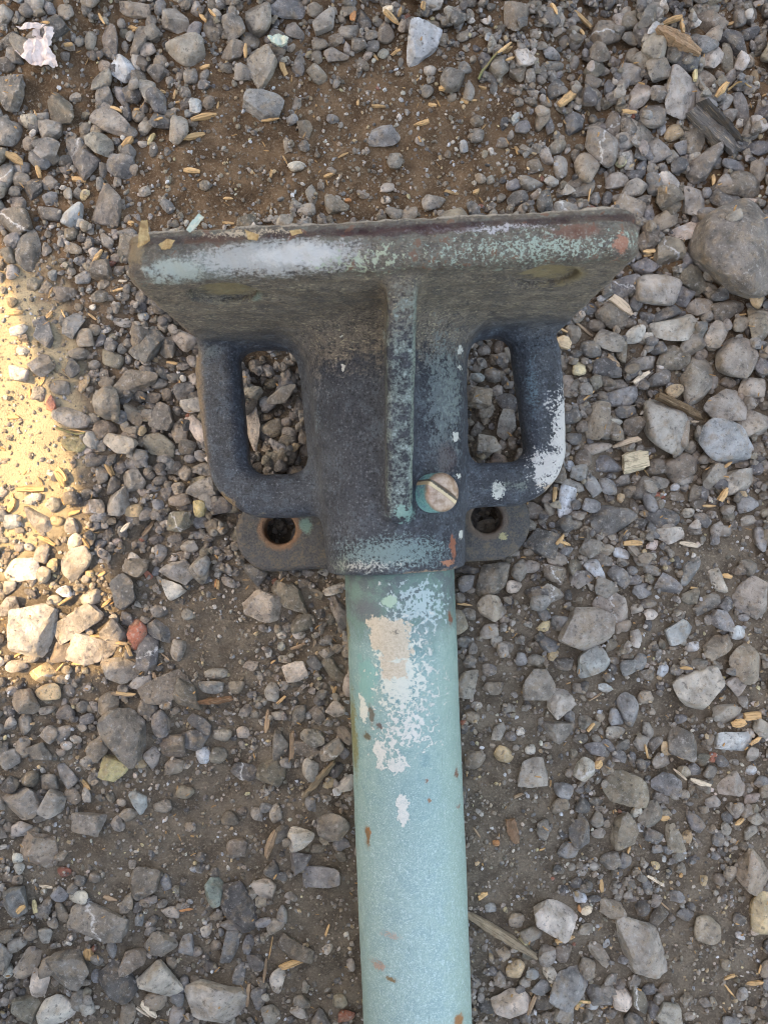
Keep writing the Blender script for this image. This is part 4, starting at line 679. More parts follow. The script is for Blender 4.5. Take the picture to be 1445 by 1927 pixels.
    P(945, 1010, -29, 12, 10, 8, mixn, 1.4, .2, .4, (186, 176, 130), .9)
    h = n.m('ADD', n.m('MULTIPLY', f2, .5), n.m('ADD', n.m('MULTIPLY', f3, .55), n.m('MULTIPLY', f4, .3)))
    r = n.mr(f2, .3, .7, .28, .52)
    return n.out(c, r, n.bump(h, 0.95, 0.0021), 0.5)
M_CAST = mat_casting()
V, Q, Nn = surface_nets(casting, (-91, -33, -45), (91, 102, 99), 1.15)
cen = V[Q].mean(1); ps = np.stack(parts_sdf(cen), 1); k = ps.argmin(1)
fid = np.select([k == 0, k == 1, k == 2, (k == 3) & (cen[:, 0] < 0), k == 3, (k == 4) & (cen[:, 0] < 0), k == 4], [0, 1, 2, 3, 4, 5, 6])
parts = split_parts(V, Q, Nn, fid, {0: ('flange', None), 1: ('socket', None), 2: ('rib', None), 3: ('side_loop', None), 4: ('side_loop', None),
                                    5: ('mounting_lug', None), 6: ('mounting_lug', None)}, M_CAST, root)
parts[0]['label'] = 'thick flange plate with chalky white and mint flakes along its rim'
parts[2]['label'] = 'narrow rib with mint green verdigris'
parts[3]['label'] = 'dark side loop with tan worn outer edge'
parts[4]['label'] = 'side loop with white paint on its lower corner'
parts[5]['label'] = 'brown lug with copper-coloured ring round its hole'

# --- set screw
PHI = math.radians(29)
SA = np.array([math.sin(PHI), 0, math.cos(PHI)]); SX = np.array([math.cos(PHI), 0, -math.sin(PHI)])
SC0 = np.array([0, 7.0, 0]); SANG = math.radians(-34)
def screw_coords(P):
    q = P - SC0; h = q @ SA; u = q @ SX; v = q[:, 1]
    return u, v, h
def screw_head(P):
    u, v, h = screw_coords(P)
    r = np.hypot(u, v)
    d = smax(extr(r - 8.1, h - 37.0, 6.2, 1.2), np.sqrt(r ** 2 + (h - 30.2) ** 2) - 13.6, 1.2)
    t = -u * math.sin(SANG) + v * math.cos(SANG)
    slot = np.maximum(np.abs(t) - 1.35, 41.7 - h)
    return smax(d, -slot, .3)
def mat_screw():
    n = NT('screw_bronze')
    f2 = n.noise(0.35, 4, .6); f3 = n.noise(1.3, 3, .7)
    hh = n.vm('DOT_PRODUCT', n.vm('SUBTRACT', n.P, tuple(SC0)), tuple(SA))
    c = n.mix(n.mr(f2, .35, .65), s2l((150, 124, 102)), s2l((186, 164, 146)))
    c = n.mix(n.m('MULTIPLY', n.mr(f3, .55, .7), .6), c, s2l((140, 104, 84)))
    side = n.mr(n.m('ADD', hh, n.m('MULTIPLY', f2, 3.0)), 42.6, 40.4)
    teal = n.mix(n.mr(f3, .4, .6), s2l((96, 160, 156)), s2l((150, 198, 190)))
    c = n.mix(side, c, teal)
    c = n.mix(n.m('MULTIPLY', side, n.mr(f2, .52, .6)), c, s2l((120, 150, 160)))
    # packed dirt on one wall of the slot
    uu = n.vm('DOT_PRODUCT', n.vm('SUBTRACT', n.P, tuple(SC0)), tuple(SX)); vv = n.m('SUBTRACT', n.sep(n.P)[1], SC0[1])
    t = n.m('ADD', n.m('MULTIPLY', uu, -math.sin(SANG)), n.m('MULTIPLY', vv, math.cos(SANG)))
    floor = n.m('MULTIPLY', n.mr(n.m('ABSOLUTE', t), 1.4, 1.2), n.mr(hh, 43.2, 42.6))
    c = n.mix(floor, c, n.mix(n.mr(n.m('ADD', t, n.m('MULTIPLY', f3, 1.4)), .9, 1.2), s2l((206, 184, 148)), s2l((96, 86, 72))))
    return n.out(c, n.mr(f2, .3, .7, .34, .55), n.bump(f3, .35, .0004), .5, n.m('MULTIPLY', n.m('SUBTRACT', 1.0, side), .35))
M_SCREW = mat_screw()
V, Q, Nn = surface_nets(screw_head, (6, -4, 21), (34, 18, 48), 0.4)
u, v, hh = screw_coords(V[Q].mean(1)); t = -u * math.sin(SANG) + v * math.cos(SANG)
sp = split_parts(V, Q, Nn, np.where((np.abs(t) < 1.2) & (hh < 42.6) & (hh > 38), 1, 0), {0: ('set_screw', None), 1: ('screw_slot', 0)}, M_SCREW, root)
sp[0]['label'] = 'domed slotted screw head with turquoise sides'

# --- pipe
def mat_pipe():
    n = NT('verdigris_pipe')
    x, y, z = n.sep(n.P); n.warp(4.0, 2.0)
    f1 = n.noise(0.035, 4, .55); f2 = n.noise(0.16, 5, .6); f3 = n.noise(0.7, 5, .7); f4 = n.noise(2.2, 3, .7)
    mixn = n.m('ADD', n.m('MULTIPLY', f2, .55), n.m('MULTIPLY', f3, .45))
    fine = n.m('ADD', n.m('MULTIPLY', f3, .5), n.m('MULTIPLY', f4, .5))
    c = n.mix(n.mr(f1, .3, .7), s2l((120, 152, 150)), s2l((140, 167, 159)))
    c = n.mix(n.m('MULTIPLY', n.mr(f2, .45, .65), .6), c, s2l((98, 138, 142)))
    low = n.mr(n.m('ADD', y, n.m('MULTIPLY', f1, 60)), -60, -150)
    c = n.mix(n.m('MULTIPLY', low, .75), c, n.mix(n.mr(f2, .4, .6), s2l((141, 168, 166)), s2l((157, 181, 173))))
    # right flank grey-green, sandy
    c = n.mix(n.m('MULTIPLY', n.mr(n.m('ADD', x, n.m('MULTIPLY', f2, 12)), 14, 26), .65), c, s2l((140, 164, 148)))
    # crystalline speckle, denser lower down
    c = n.mix(n.m('MULTIPLY', n.mr(fine, .50, .60), n.m('ADD', .35, n.m('MULTIPLY', low, .5))), c, s2l((182, 204, 202)))
    c = n.mix(n.m('MULTIPLY', n.mr(fine, .45, .36), .5), c, s2l((84, 118, 122)))
    c = n.mix(n.m('MULTIPLY', n.mr(f4, .58, .66), .75), c, s2l((204, 218, 218)))
    c = n.mix(n.m('MULTIPLY', n.mr(f4, .42, .34), .5), c, s2l((104, 136, 142)))
    scf = n.noise(1.0, 4, .7, n.vm('MULTIPLY', n.P, (1.1, .05, 1.1)))
    c = n.mix(n.m('MULTIPLY', n.mr(scf, .60, .68), .45), c, s2l((176, 192, 188)))
    c = n.mix(n.m('MULTIPLY', n.mr(scf, .37, .30), .4), c, s2l((92, 112, 108)))
    # dark tarnish by the socket
    tn = n.mr(n.m('ADD', y, n.m('MULTIPLY', n.m('SUBTRACT', mixn, .5), 60)), -64, -40)
    c = n.mix(n.m('MULTIPLY', tn, .85), c, n.mix(n.mr(f2, .42, .6), s2l((78, 88, 92)), s2l((94, 122, 112))))
    c = n.mix(n.m('MULTIPLY', tn, n.mr(fine, .55, .64)), c, s2l((130, 156, 148)))
    relief = 0.0
    def P(px, py, rx, ry, nz, amp=1.0, lo=.22, hi=.34, col=(255, 253, 244), k=1.0, rz=16):
        nonlocal c, relief
        t = (px - (752 + 34 * (py - 1090) / 837)) / 103.0
        zz = 24.6 * math.sqrt(max(0.02, 1 - min(t * t, .97)))
        sc = (DA * 1000 - zz) / F_PX
        msk = n.patch(LOC(px, py, zz), (rx * sc, ry * sc, rz), nz, amp, lo, hi)
        if min(col) > 200:
            relief = n.m('ADD', relief, msk)
            msk = n.m('MULTIPLY', msk, n.mr(fine, .36, .52, .45, 1.0)); col = tuple(v - 14 for v in col)
        c = n.mix(n.m('MULTIPLY', msk, k) if k < 1 else msk, c, s2l(col))
    P(790, 1140, 74, 50, n.m('ADD', n.m('MULTIPLY', n.noise(.42, 5, .72), .6), n.m('MULTIPLY', n.voro(.55, n.PW), .45)), 4.2, .5, .75, (172, 190, 190), .85)
    P(735, 1132, 20, 14, mixn, 1.2, .2, .4, (164, 190, 168), .9)
    P(690, 1150, 50, 40, mixn, 1.6, .3, .7, (92, 92, 100), .6)
    P(690, 1280, 40, 100, mixn, 2.0, .4, .7, (118, 168, 160), .7)
    # white paint flakes, eaten into lace
    lace = n.m('ADD', n.m('MULTIPLY', n.noise(.42, 5, .72), .6), n.m('MULTIPLY', n.voro(.55, n.PW), .45))
    P(768, 1290, 80, 150, lace, 4.4, .72, .95, (218, 216, 207), .95)
    P(752, 1275, 40, 74, lace, 3.4, .1, .34, (220, 222, 209), .95)
    P(768, 1370, 58, 52, lace, 4.2, .6, .78, (222, 220, 211))
    P(735, 1400, 60, 60, lace, 4.6, .95, 1.1, (222, 220, 211))
    P(715, 1420, 18, 40, mixn, 2.6, .35, .42, (222, 220, 211))
    P(750, 1440, 50, 34, mixn, 3.4, .6, .66, (222, 220, 211))
    P(757, 1525, 18, 50, mixn, 2.4, .4, .48, (226, 224, 215))
    P(683, 1330, 16, 36, mixn, 2.6, .4, .5, (226, 226, 215))
    P(800, 1210, 60, 60, fine, 4.0, 1.0, 1.15, (212, 210, 201))
    # cream label remnants
    for px, py, rx, ry in ((733, 1196, 38, 32), (742, 1260, 24, 16), (742, 1226, 28, 14)):
        bm_ = n.boxm(LOC(px, py, 24.3), (rx * .223, ry * .223, 12))
        fr = n.m('ADD', bm_, n.m('MULTIPLY', n.m('SUBTRACT', mixn, .5), 2.2))
        c = n.mix(n.mr(fr, .0, .12), c, n.mix(n.mr(fine, .4, .6), s2l((184, 170, 148)), s2l((208, 195, 174))))
    P(745, 1192, 20, 16, f4, 2.6, .7, .9, (70, 66, 60), .7)
    # olive stain down the left flank, rust nicks
    P(666, 1380, 14, 130, mixn, 1.8, .25, .7, (126, 116, 52), .75)
    P(655, 1200, 8, 60, mixn, 1.8, .3, .7, (128, 108, 66), .7)
    for px, py, rx, ry, col in ((691, 1575, 5, 22, (150, 104, 52)), (694, 1562, 5, 6, (178, 116, 56)), (808, 1505, 4, 5, (170, 120, 84)), (862, 1514, 3, 4, (168, 96, 70)),
                                (858, 1452, 4, 11, (140, 88, 62)), (803, 1470, 4, 5, (150, 104, 80)), (737, 1842, 12, 5, (150, 112, 58)), (862, 1920, 12, 18, (178, 112, 44)),
                                (698, 1345, 6, 24, (112, 100, 84)), (690, 1385, 8, 8, (110, 92, 62)), (846, 1160, 5, 18, (146, 84, 56)), (714, 1365, 7, 8, (112, 88, 80))):
        P(px, py, rx * 2.2, ry * 1.8, fine, 1.6, .2, .9, tuple(int(v * .5 + 70) for v in col), .45, 10)
        P(px, py, rx, ry, fine, 1.6, .05, .45, tuple(int(v * .85) for v in col), .85, 8)
    P(712, 1815, 34, 16, fine, 3.0, .5, .7, (178, 132, 108), .7)
    P(735, 1760, 44, 16, fine, 3.0, .6, .8, (180, 138, 118), .6)
    h = n.m('ADD', n.m('ADD', n.m('MULTIPLY', f3, .6), n.m('MULTIPLY', f4, .5)), n.m('MULTIPLY', n.m('MINIMUM', relief, 1.0), .35))
    return n.out(c, n.mr(f3, .35, .65, .3, .55), n.bump(h, .6, .0010), .5)
M_PIPE = mat_pipe()
p0 = np.array(LOC(752, 1090, 0)); p1 = np.array(LOC(786, 1927, 0)); dr = (p1 - p0) / np.linalg.norm(p1 - p0)
pa = p0 - dr * 26; Lp = 330.0
side = np.array([dr[1], -dr[0], 0]); side *= np.sign(side[0]); up = np.array([0, 0, 1.0])
ns, nr = 144, 150
prof = [(0.0, 21.3), (0.0, 24.3)] + [(0.4 + (Lp - .8) * i / nr, 24.6) for i in range(nr + 1)] + [(Lp, 24.3), (Lp, 21.3), (0, 21.3)]
th = np.linspace(0, 2 * math.pi, ns, endpoint=False); rows = []
for t, r in prof:
    rr = r + (0.10 * np.sin(t * .05 + 2 * th) + .06 * np.sin(t * .13 + 3 * th) if r > 24.5 else 0)
    rows.append(pa + dr * t + (np.cos(th) * rr)[:, None] * side + (np.sin(th) * rr)[:, None] * up)
Vp = np.vstack(rows[:-1]); nrow = len(rows) - 1
ii = np.arange(nrow * ns).reshape(nrow, ns)
Fp = np.stack([ii, np.roll(ii, -1, 1), np.roll(np.roll(ii, -1, 1), -1, 0), np.roll(ii, -1, 0)], -1).reshape(-1, 4)
pipe = add_obj('pipe', fast_mesh('pipe', Vp * .001, Fp), M_PIPE, root)
pipe['label'] = 'pale green verdigris pipe with flakes of white paint'

# ------------------------------------------------------------------ wood chips, twigs
CHIPS = """
A 60 840 120 50 -25 t;680 740 95 38 50 t;405 945 85 34 -10 t;195 915 75 32 -80 t;1100 610 150 36 12 t;1050 715 150 34 20 t;1030 905 95 32 -5 t;1230 1055 60 18 0 t;245 122 65 16 -5 t;350 205 50 20 10 t;1090 60 90 24 -50 t;1150 60 85 15 -50 t;530 60 70 18 -60 t;695 90 75 25 -25 t;1100 325 60 26 10 t;860 458 45 24 0 t;930 470 60 15 80 t;720 555 35 24 0 t;800 720 80 30 70 y;950 515 50 12 5 t;855 640 60 14 15 t;1175 545 45 12 80 t;1230 1190 70 20 -5 t;700 1195 40 30 0 t;165 580 50 10 -60 t;610 555 70 22 -20 t;
B 560 50 60 34 85 o;755 75 100 30 -35 t;735 30 55 36 0 p;795 50 45 20 70 t;910 35 50 30 90 t;210 305 80 36 -70 t;25 225 70 22 85 t;690 490 75 18 -5 t;905 573 80 25 15 t;1010 420 50 28 0 t;585 470 30 18 80 t;1310 240 110 15 45 t;775 220 60 15 25 t;675 235 45 15 -50 t;1060 920 85 18 -8 t;1210 400 45 15 -15 t;1120 470 45 20 -25 t;1165 465 35 12 0 t;150 830 45 18 85 t;440 835 65 20 20 t;535 965 40 24 0 o;220 760 50 12 -60 t;1390 700 50 20 -70 t;1180 915 40 26 30 t;510 735 60 12 25 t;150 575 100 14 8 t;960 480 45 16 -10 t;
C 355 500 125 52 40 t;1200 475 95 46 50 t;1060 385 90 30 80 y;20 250 70 28 35 t;455 40 140 25 -40 t;700 585 85 22 -8 t;1005 85 100 24 -85 t;945 60 110 38 10 t;1285 48 60 20 0 t;490 1020 120 10 80 t;820 1350 70 25 5 t;30 320 70 15 30 t;1190 940 80 30 85 t;445 125 50 18 -70 t;275 40 90 20 -70 t;600 1150 70 20 5 o;
D 625 180 130 30 65 t;300 545 60 38 45 t;75 530 110 38 5 t;575 555 70 18 -40 t;310 400 90 20 70 t;395 540 80 15 -60 t;780 325 60 18 0 p;750 380 80 22 15 t;240 975 70 20 60 t;155 1055 70 20 90 t;50 1210 80 34 0 t;670 1560 100 28 -65 t;370 1590 110 56 -60 t;470 1300 150 8 -10 t;1080 845 80 25 -10 t;
E 160 240 180 40 0 t;365 165 120 50 -65 t;35 345 110 50 65 t;225 185 70 18 -60 t;920 500 140 32 55 n;270 575 130 36 -30 t;535 595 90 24 -60 t;400 970 110 24 35 t;590 1205 80 24 0 t;660 990 80 25 45 t;625 800 60 24 30 t;470 1390 90 24 0 t;355 1410 80 14 50 t;680 115 80 20 -70 t;440 395 80 30 20 t;80 1330 70 20 30 t;800 1580 130 24 -10 t;985 1470 60 28 -70 n;1050 1340 90 12 -35 n;1380 860 60 28 90 o;820 1300 90 30 -60 t;770 1250 80 24 -10 t;790 490 90 34 50 p;
F 1065 130 100 26 85 n;1165 230 120 26 88 n;1080 620 150 36 70 n;1120 45 50 14 40 t;320 395 65 18 -40 t;90 865 40 24 40 t;125 880 55 22 -70 y;335 1075 50 46 85 t;425 855 60 18 -15 n;985 1240 105 22 85 n;590 1290 90 28 -45 p;560 1310 70 14 -35 p;1055 1140 90 14 85 n;1075 1060 110 8 80 t;1160 1115 100 28 15 t;480 20 90 20 -10 n;1305 985 50 12 70 t;165 805 60 12 -10 p;735 900 60 12 5 o;1270 350 70 12 45 n;
G 265 605 180 26 -35 n;450 825 120 38 -40 n;640 920 140 40 35 p;285 1050 100 14 40 t;120 625 80 14 -20 t;60 1690 110 32 80 t;1190 1495 60 24 40 t;690 115 70 32 10 t;1080 1765 110 22 0 t;985 1215 70 18 0 p;1155 1690 100 46 65 t;
H 830 180 90 28 0 t;1100 185 90 28 -10 p;1280 335 50 28 -10 t;1400 1000 90 42 5 t;1330 1030 70 46 20 t;1415 1110 80 20 35 t;485 165 60 20 50 t;510 180 60 15 -20 t;655 905 80 14 30 n;630 1045 55 18 55 t;40 468 75 14 -5 t;895 1160 80 14 -75 t;1050 1185 50 14 -30 t;1075 765 60 16 0 t;1130 395 50 14 -10 t;70 250 60 30 0 t;670 1205 60 38 40 n;
I 505 870 100 28 10 t;610 740 60 46 30 p;1145 145 110 28 -18 p;930 600 90 18 -30 p;1330 330 60 22 25 t;980 315 50 28 10 t;685 635 70 22 -85 t;575 730 35 18 -80 o;185 425 35 28 0 o;125 680 60 28 30 t;350 1180 100 22 60 n;565 1175 55 18 70 t;1400 1085 90 24 8 t;1280 1120 80 10 -50 t;1285 1060 60 18 20 t;1415 1010 50 10 80 t;95 375 60 10 -55 n;970 715 60 10 -40 n;815 465 40 12 60 t;665 60 50 36 40 t;1050 105 80 12 -40 p;600 1160 90 12 -12 t;1055 580 25 18 60 t;290 200 50 16 20 n;
L 860 775 150 40 22 n;115 205 100 44 90 t;630 915 60 22 35 t;1195 1170 90 36 70 t;
"""
CHIP_PAL = {'t': ((212, 172, 124), 'tan'), 'y': ((226, 206, 156), 'pale yellow'), 'p': ((224, 204, 178), 'pale pinkish'), 'o': ((200, 142, 98), 'orange'), 'n': ((166, 140, 114), 'brown')}
def chip_mesh(rng, rings=6, sides=7, rough=.12, taper=True):
    """a split sliver, unit half length 1, half width 1, half thickness 1"""
    rows = []
    e0, e1 = rng.uniform(.35, .95), rng.uniform(.25, .9)
    base = np.array([[-1, -.8], [-.35, -1], [.5, -.95], [1, -.6], [.9, .6], [.1, 1], [-.8, .8]])[:sides]
    slant = rng.uniform(-.25, .25); bend = rng.uniform(-.15, .15)
    for i in range(rings):
        t = i / (rings - 1); w = 1.0
        if taper: w = min(1, e0 + (1 - e0) * t * 3, e1 + (1 - e1) * (1 - t) * 3)
        x = -1 + 2 * t; b = base * w * (1 + rng.normal(0, rough, base.shape))
        xo = x + (slant * b[:, 0] * .6 if i in (0, rings - 1) else 0) + (rng.normal(0, .05, len(b)) if i in (0, rings - 1) else 0)
        rows.append(np.stack([np.broadcast_to(xo, len(b)), b[:, 0] + bend * (x * x) * 2, b[:, 1]], 1))
    V = np.vstack(rows + [rows[0].mean(0)[None], rows[-1].mean(0)[None]])
    Fa = []
    for i in range(rings - 1):
        for j in range(sides):
            a, b = i * sides + j, i * sides + (j + 1) % sides
            Fa += [[a, b, b + sides], [a, b + sides, a + sides]]
    c0, c1 = rings * sides, rings * sides + 1
    for j in range(sides):
        Fa += [[c0, (j + 1) % sides, j], [c1, (rings - 1) * sides + j, (rings - 1) * sides + (j + 1) % sides]]
    V[:, :2] /= np.abs(V[:, :2]).max(0)
    return V, np.array(Fa)
def chip_obj(name, x, y, L, W, T, an, col, rng, rings=5, rough=.1, lift=0.0, q=.8):
    Vc, Fc = chip_mesh(rng, rings, 7, rough)
    me = fast_mesh(name, Vc * [L / 2, W / 2, T / 2], Fc, smooth=False)
    o = add_obj(name, me, M_WOOD)
    fp = footprint(x, y, L / 2, max(W / 2, .0012), an)
    sl, e = fp; hs = np.sort(H[sl][e < 1]) if (e < 1).any() else H[sl].ravel()
    # follow the slope of what it lies on along its length
    c, s = math.cos(an), math.sin(an)
    def hat(xx, yy): return H[int(np.clip((xx + HX) / RES, 0, hnx - 1)), int(np.clip((yy + HY) / RES, 0, hny - 1))]
    h0, h1 = hat(x - c * L * .35, y - s * L * .35), hat(x + c * L * .35, y + s * L * .35)
    pitch = float(np.clip(math.atan2(h1 - h0, L * .7), -.3, .3))
    z = hs[int(q * (len(hs) - 1))] + T * .25 + lift
    o.matrix_world = Matrix.Translation((x, y, z)) @ Matrix.Rotation(an, 4, 'Z') @ Matrix.Rotation(-pitch, 4, 'Y') @ Matrix.Rotation(rng.uniform(-.25, .25), 4, 'X')
    o.color = (*col, 1)
    return o
chips = []
for i, (crop, p) in enumerate(parse(CHIPS)):
    ox, oy, s = CROPS[crop]; xx, yy, Lc, Wc, an = map(float, p[:5])
    px, py = ox + xx / s, oy + yy / s
    rng = np.random.default_rng(5000 + i); x, y = G(px, py, .006); kk = (CAM_H - .006) / F_PX
    L, W = Lc / s * kk, Wc / s * kk
    col = np.array(s2l(CHIP_PAL[p[5]][0])) * rng.uniform(.8, 1.15)
    o = chip_obj('wood_chip', x, y, L, W, min(W * .6, .0022) + .0003, math.radians(an), np.clip(col, 0, .85), rng)
    chips.append((o, dict(px=px, py=py, w=Lc / s, h=Wc / s, col=p[5], an=an)))

def special_wood(crop, cx, cy, Lc, Wc, an, col, T, label, cat='wood', name='wood_piece', rings=12, rough=.12, seed=1, **kw):
    ox, oy, s = CROPS[crop]; x, y = G(ox + cx / s, oy + cy / s, .008); kk = (CAM_H - .008) / F_PX
    o = chip_obj(name, x, y, Lc / s * kk, Wc / s * kk, T, math.radians(an), s2l(col), np.random.default_rng(seed), rings, rough, **kw)
    return tag(o, label, cat)
special_wood('C', 955, 215, 315, 92, -24, (158, 128, 100), .007, 'brown weathered wood lump among stones near the top right corner', name='driftwood', seed=3)
slat = special_wood('C', 1190, 665, 380, 120, -42, (104, 100, 96), .006, 'grey grooved wood slat near the right edge above the flange', name='weathered_wood', seed=4)
ridge = special_wood('C', 1215, 640, 350, 36, -42, (70, 68, 66), .0075, None, None, name='bark_ridge', seed=14)
bpy.context.view_layer.update(); mw = ridge.matrix_world.copy(); ridge.parent = slat; ridge.matrix_parent_inverse = slat.matrix_world.inverted(); ridge.matrix_world = mw
special_wood('G', 880, 1110, 360, 62, -25, (112, 92, 70), .005, 'dark brown stick lying over the large grey stone right of the bracket', 'stick', name='stick', seed=5)
special_wood('I', 210, 870, 400, 50, -30, (150, 134, 112), .005, 'grey pointed stick emerging from under the pipe at lower right', 'stick', name='stick', seed=6)
special_wood('F', 1270, 370, 236, 38, 50, (126, 112, 92), .004, 'grey splintered stick left of the pipe', 'stick', name='stick', seed=7, rough=.25)
special_wood('F', 850, 55, 150, 34, 5, (128, 96, 72), .004, 'reddish brown bark strip lying on a stone left of the pipe', 'bark', name='bark_strip', seed=8)
special_wood('I', 265, 375, 130, 62, -75, (134, 106, 84), .003, 'small brown oval bark flake on bare dirt right of the pipe', 'bark', name='bark_flake', seed=9)
special_wood('G', 515, 450, 205, 72, -35, (208, 182, 154), .003, 'pale flat wood chip just right of the flange corner', 'wood chip', name='wood_chip', seed=10, rings=4, rough=.05)
special_wood('G', 125, 700, 112, 84, -15, (214, 184, 148), .004, 'pale blocky wood chip touching the right side loop', 'wood chip', name='wood_chip', seed=11, rings=4, rough=.06)
special_wood('G', 545, 1345, 195, 42, 18, (202, 178, 152), .003, 'narrow pale wood chip above a square fibrous chip, right of the bracket', 'wood chip', name='wood_chip', seed=12, rings=4, rough=.06)
special_wood('G', 610, 1465, 200, 150, 12, (212, 194, 162), .003, 'square pale fibrous wood chip right of the bracket', 'wood chip', name='wood_chip', seed=13, rings=5, rough=.08)

# straw crumbs too small to count
Vs, Fs, n0 = [], [], 0
for i in range(900):
    x = RNG.uniform(-HX + .02, HX - .02); y = RNG.uniform(-HY + .02, HY - .02)
    a, b = int((x + HX) / RES), int((y + HY) / RES)
    Vc, Fc = chip_mesh(np.random.default_rng(9000 + i % 40), 3, 7, .1)
    L = RNG.uniform(.0012, .0042); W = RNG.uniform(.0004, .0011)
    an = RNG.uniform(0, math.pi); c, s = math.cos(an), math.sin(an)
    Vc = Vc * [L / 2, W / 2, W / 3]
    Vs.append(np.stack([Vc[:, 0] * c - Vc[:, 1] * s + x, Vc[:, 0] * s + Vc[:, 1] * c + y, Vc[:, 2] + H[a, b] + .0003], 1)); Fs.append(Fc + n0); n0 += len(Vc)
straw = add_obj('straw_crumbs', fast_mesh('straw_crumbs', np.vstack(Vs), np.vstack(Fs), False), M_WOOD)
straw.color = (*s2l((190, 150, 104)), 1)
tag(straw, 'tiny wood shavings and straw crumbs strewn over the gravel', 'shavings', kind='stuff')

# ------------------------------------------------------------------ scraps: paper, leaf bits, a grass stem
def mat_plain(name, a, b, scale, rough=.7, bump=.4):
    n = NT(name); f = n.noise(scale, 5, .65); g = n.noise(scale * 5, 3, .7)
    c = n.mix(n.mr(f, .35, .65), s2l(a), s2l(b))
    return n.out(c, rough, n.bump(n.m('ADD', f, n.m('MULTIPLY', g, .4)), bump, .0008), .3)
M_PAPER = mat_plain('torn_paper', (226, 210, 202), (200, 182, 172), .25, .75)
M_LEAF = mat_plain('dry_leaf', (196, 166, 118), (150, 118, 78), .5)
M_PALE = mat_plain('pale_flake', (206, 204, 184), (168, 186, 172), .5)
M_STEM = mat_plain('grass_stem', (122, 128, 84), (140, 122, 88), .4)
def sheet(name, pts_px, z, mat, crumple, seed, label, cat, thick=.0004, crop='Z', curl=0.0):
    ox, oy, s = CROPS[crop]; pts = [G(ox + a / s, oy + b / s, z) for a, b in pts_px]
    cx_ = sum(p[0] for p in pts) / len(pts); cy_ = sum(p[1] for p in pts) / len(pts)
    bm = bmesh.new(); vs_ = [bm.verts.new((p[0] - cx_, p[1] - cy_, 0)) for p in pts]; bm.faces.new(vs_)
    bmesh.ops.triangulate(bm, faces=bm.faces[:])
    bmesh.ops.subdivide_edges(bm, edges=bm.edges[:], cuts=4, use_grid_fill=True)
    r = random.Random(seed); ws = [(r.uniform(200, 700), r.uniform(0, 6.3), r.uniform(0, 6.3)) for _ in range(5)]
    for v in bm.verts:
        v.co.z = sum(crumple * abs(math.sin(f * (v.co.x * math.cos(a) + v.co.y * math.sin(a)) + p)) for f, a, p in ws) / 2.2 + curl * (v.co.x ** 2 + v.co.y ** 2) * 60
        v.co.x += r.uniform(-1, 1) * crumple * .12; v.co.y += r.uniform(-1, 1) * crumple * .12
    bmesh.ops.recalc_face_normals(bm, faces=bm.faces[:])
    bmesh.ops.solidify(bm, geom=bm.faces[:], thickness=thick)
    me = bpy.data.meshes.new(name); bm.to_mesh(me); bm.free()
    o = add_obj(name, me, mat); o.location = (cx_, cy_, z); return tag(o, label, cat)
def top_at(px, py):
    x, y = G(px, py, .004); return H[int((x + HX) / RES), int((y + HY) / RES)]
sheet('paper_scrap', [(110, 310), (180, 265), (215, 200), (270, 190), (315, 185), (318, 235), (295, 290), (330, 350), (345, 390), (310, 400), (235, 385), (205, 385), (150, 345)],
      top_at(75, 95) + .001, M_PAPER, .0035, 1, 'crumpled white torn scrap on dirt near the top left corner', 'scrap', crop='A')
sheet('paper_scrap', [(105, 172), (160, 155), (215, 145), (270, 160), (225, 172), (150, 182)],
      top_at(65, 57) + .001, M_PAPER, .002, 2, 'thin white strip of scrap just above the crumpled scrap', 'scrap', crop='A')
sheet('bone_chip', [(150, 195), (200, 185), (250, 210), (235, 235), (195, 240), (165, 225)],
      top_at(527, 80) + .001, M_PALE, .002, 3, 'small whitish hollow chip beside brown stones at the top edge', 'chip', .0012, crop='B')
ZB = AXIS_H + .0945
sheet('leaf_scrap', [(268, 420), (280, 418), (286, 455), (278, 462), (262, 470), (266, 446)], ZB + .0006, M_LEAF, .0012, 4, 'dry tan leaf scrap stuck on the left end of the flange', 'leaf scrap', crop='Z')
sheet('leaf_scrap', [(300, 462), (318, 452), (332, 456), (322, 470), (306, 470)], ZB + .0004, M_LEAF, .0010, 5, 'small tan leaf scrap on the flange rim, second from its left end', 'leaf scrap', crop='Z')
sheet('leaf_scrap', [(352, 434), (366, 418), (378, 406), (386, 412), (372, 428), (360, 440)], ZB + .0010, M_PALE, .0012, 6, 'curled pale green scrap standing on the flange rim near its left end', 'leaf scrap', crop='Z')
sheet('leaf_scrap', [(462, 434), (476, 440), (490, 446), (484, 456), (468, 452)], ZB + .0003, M_LEAF, .0010, 7, 'dry leaf scrap on the flange rim above the white patch', 'leaf scrap', crop='Z')
sheet('leaf_scrap', [(545, 436), (566, 434), (570, 441), (550, 445)], ZB + .0003, M_LEAF, .0008, 8, 'tan speck of leaf on the flange rim left of its middle', 'leaf scrap', crop='Z')
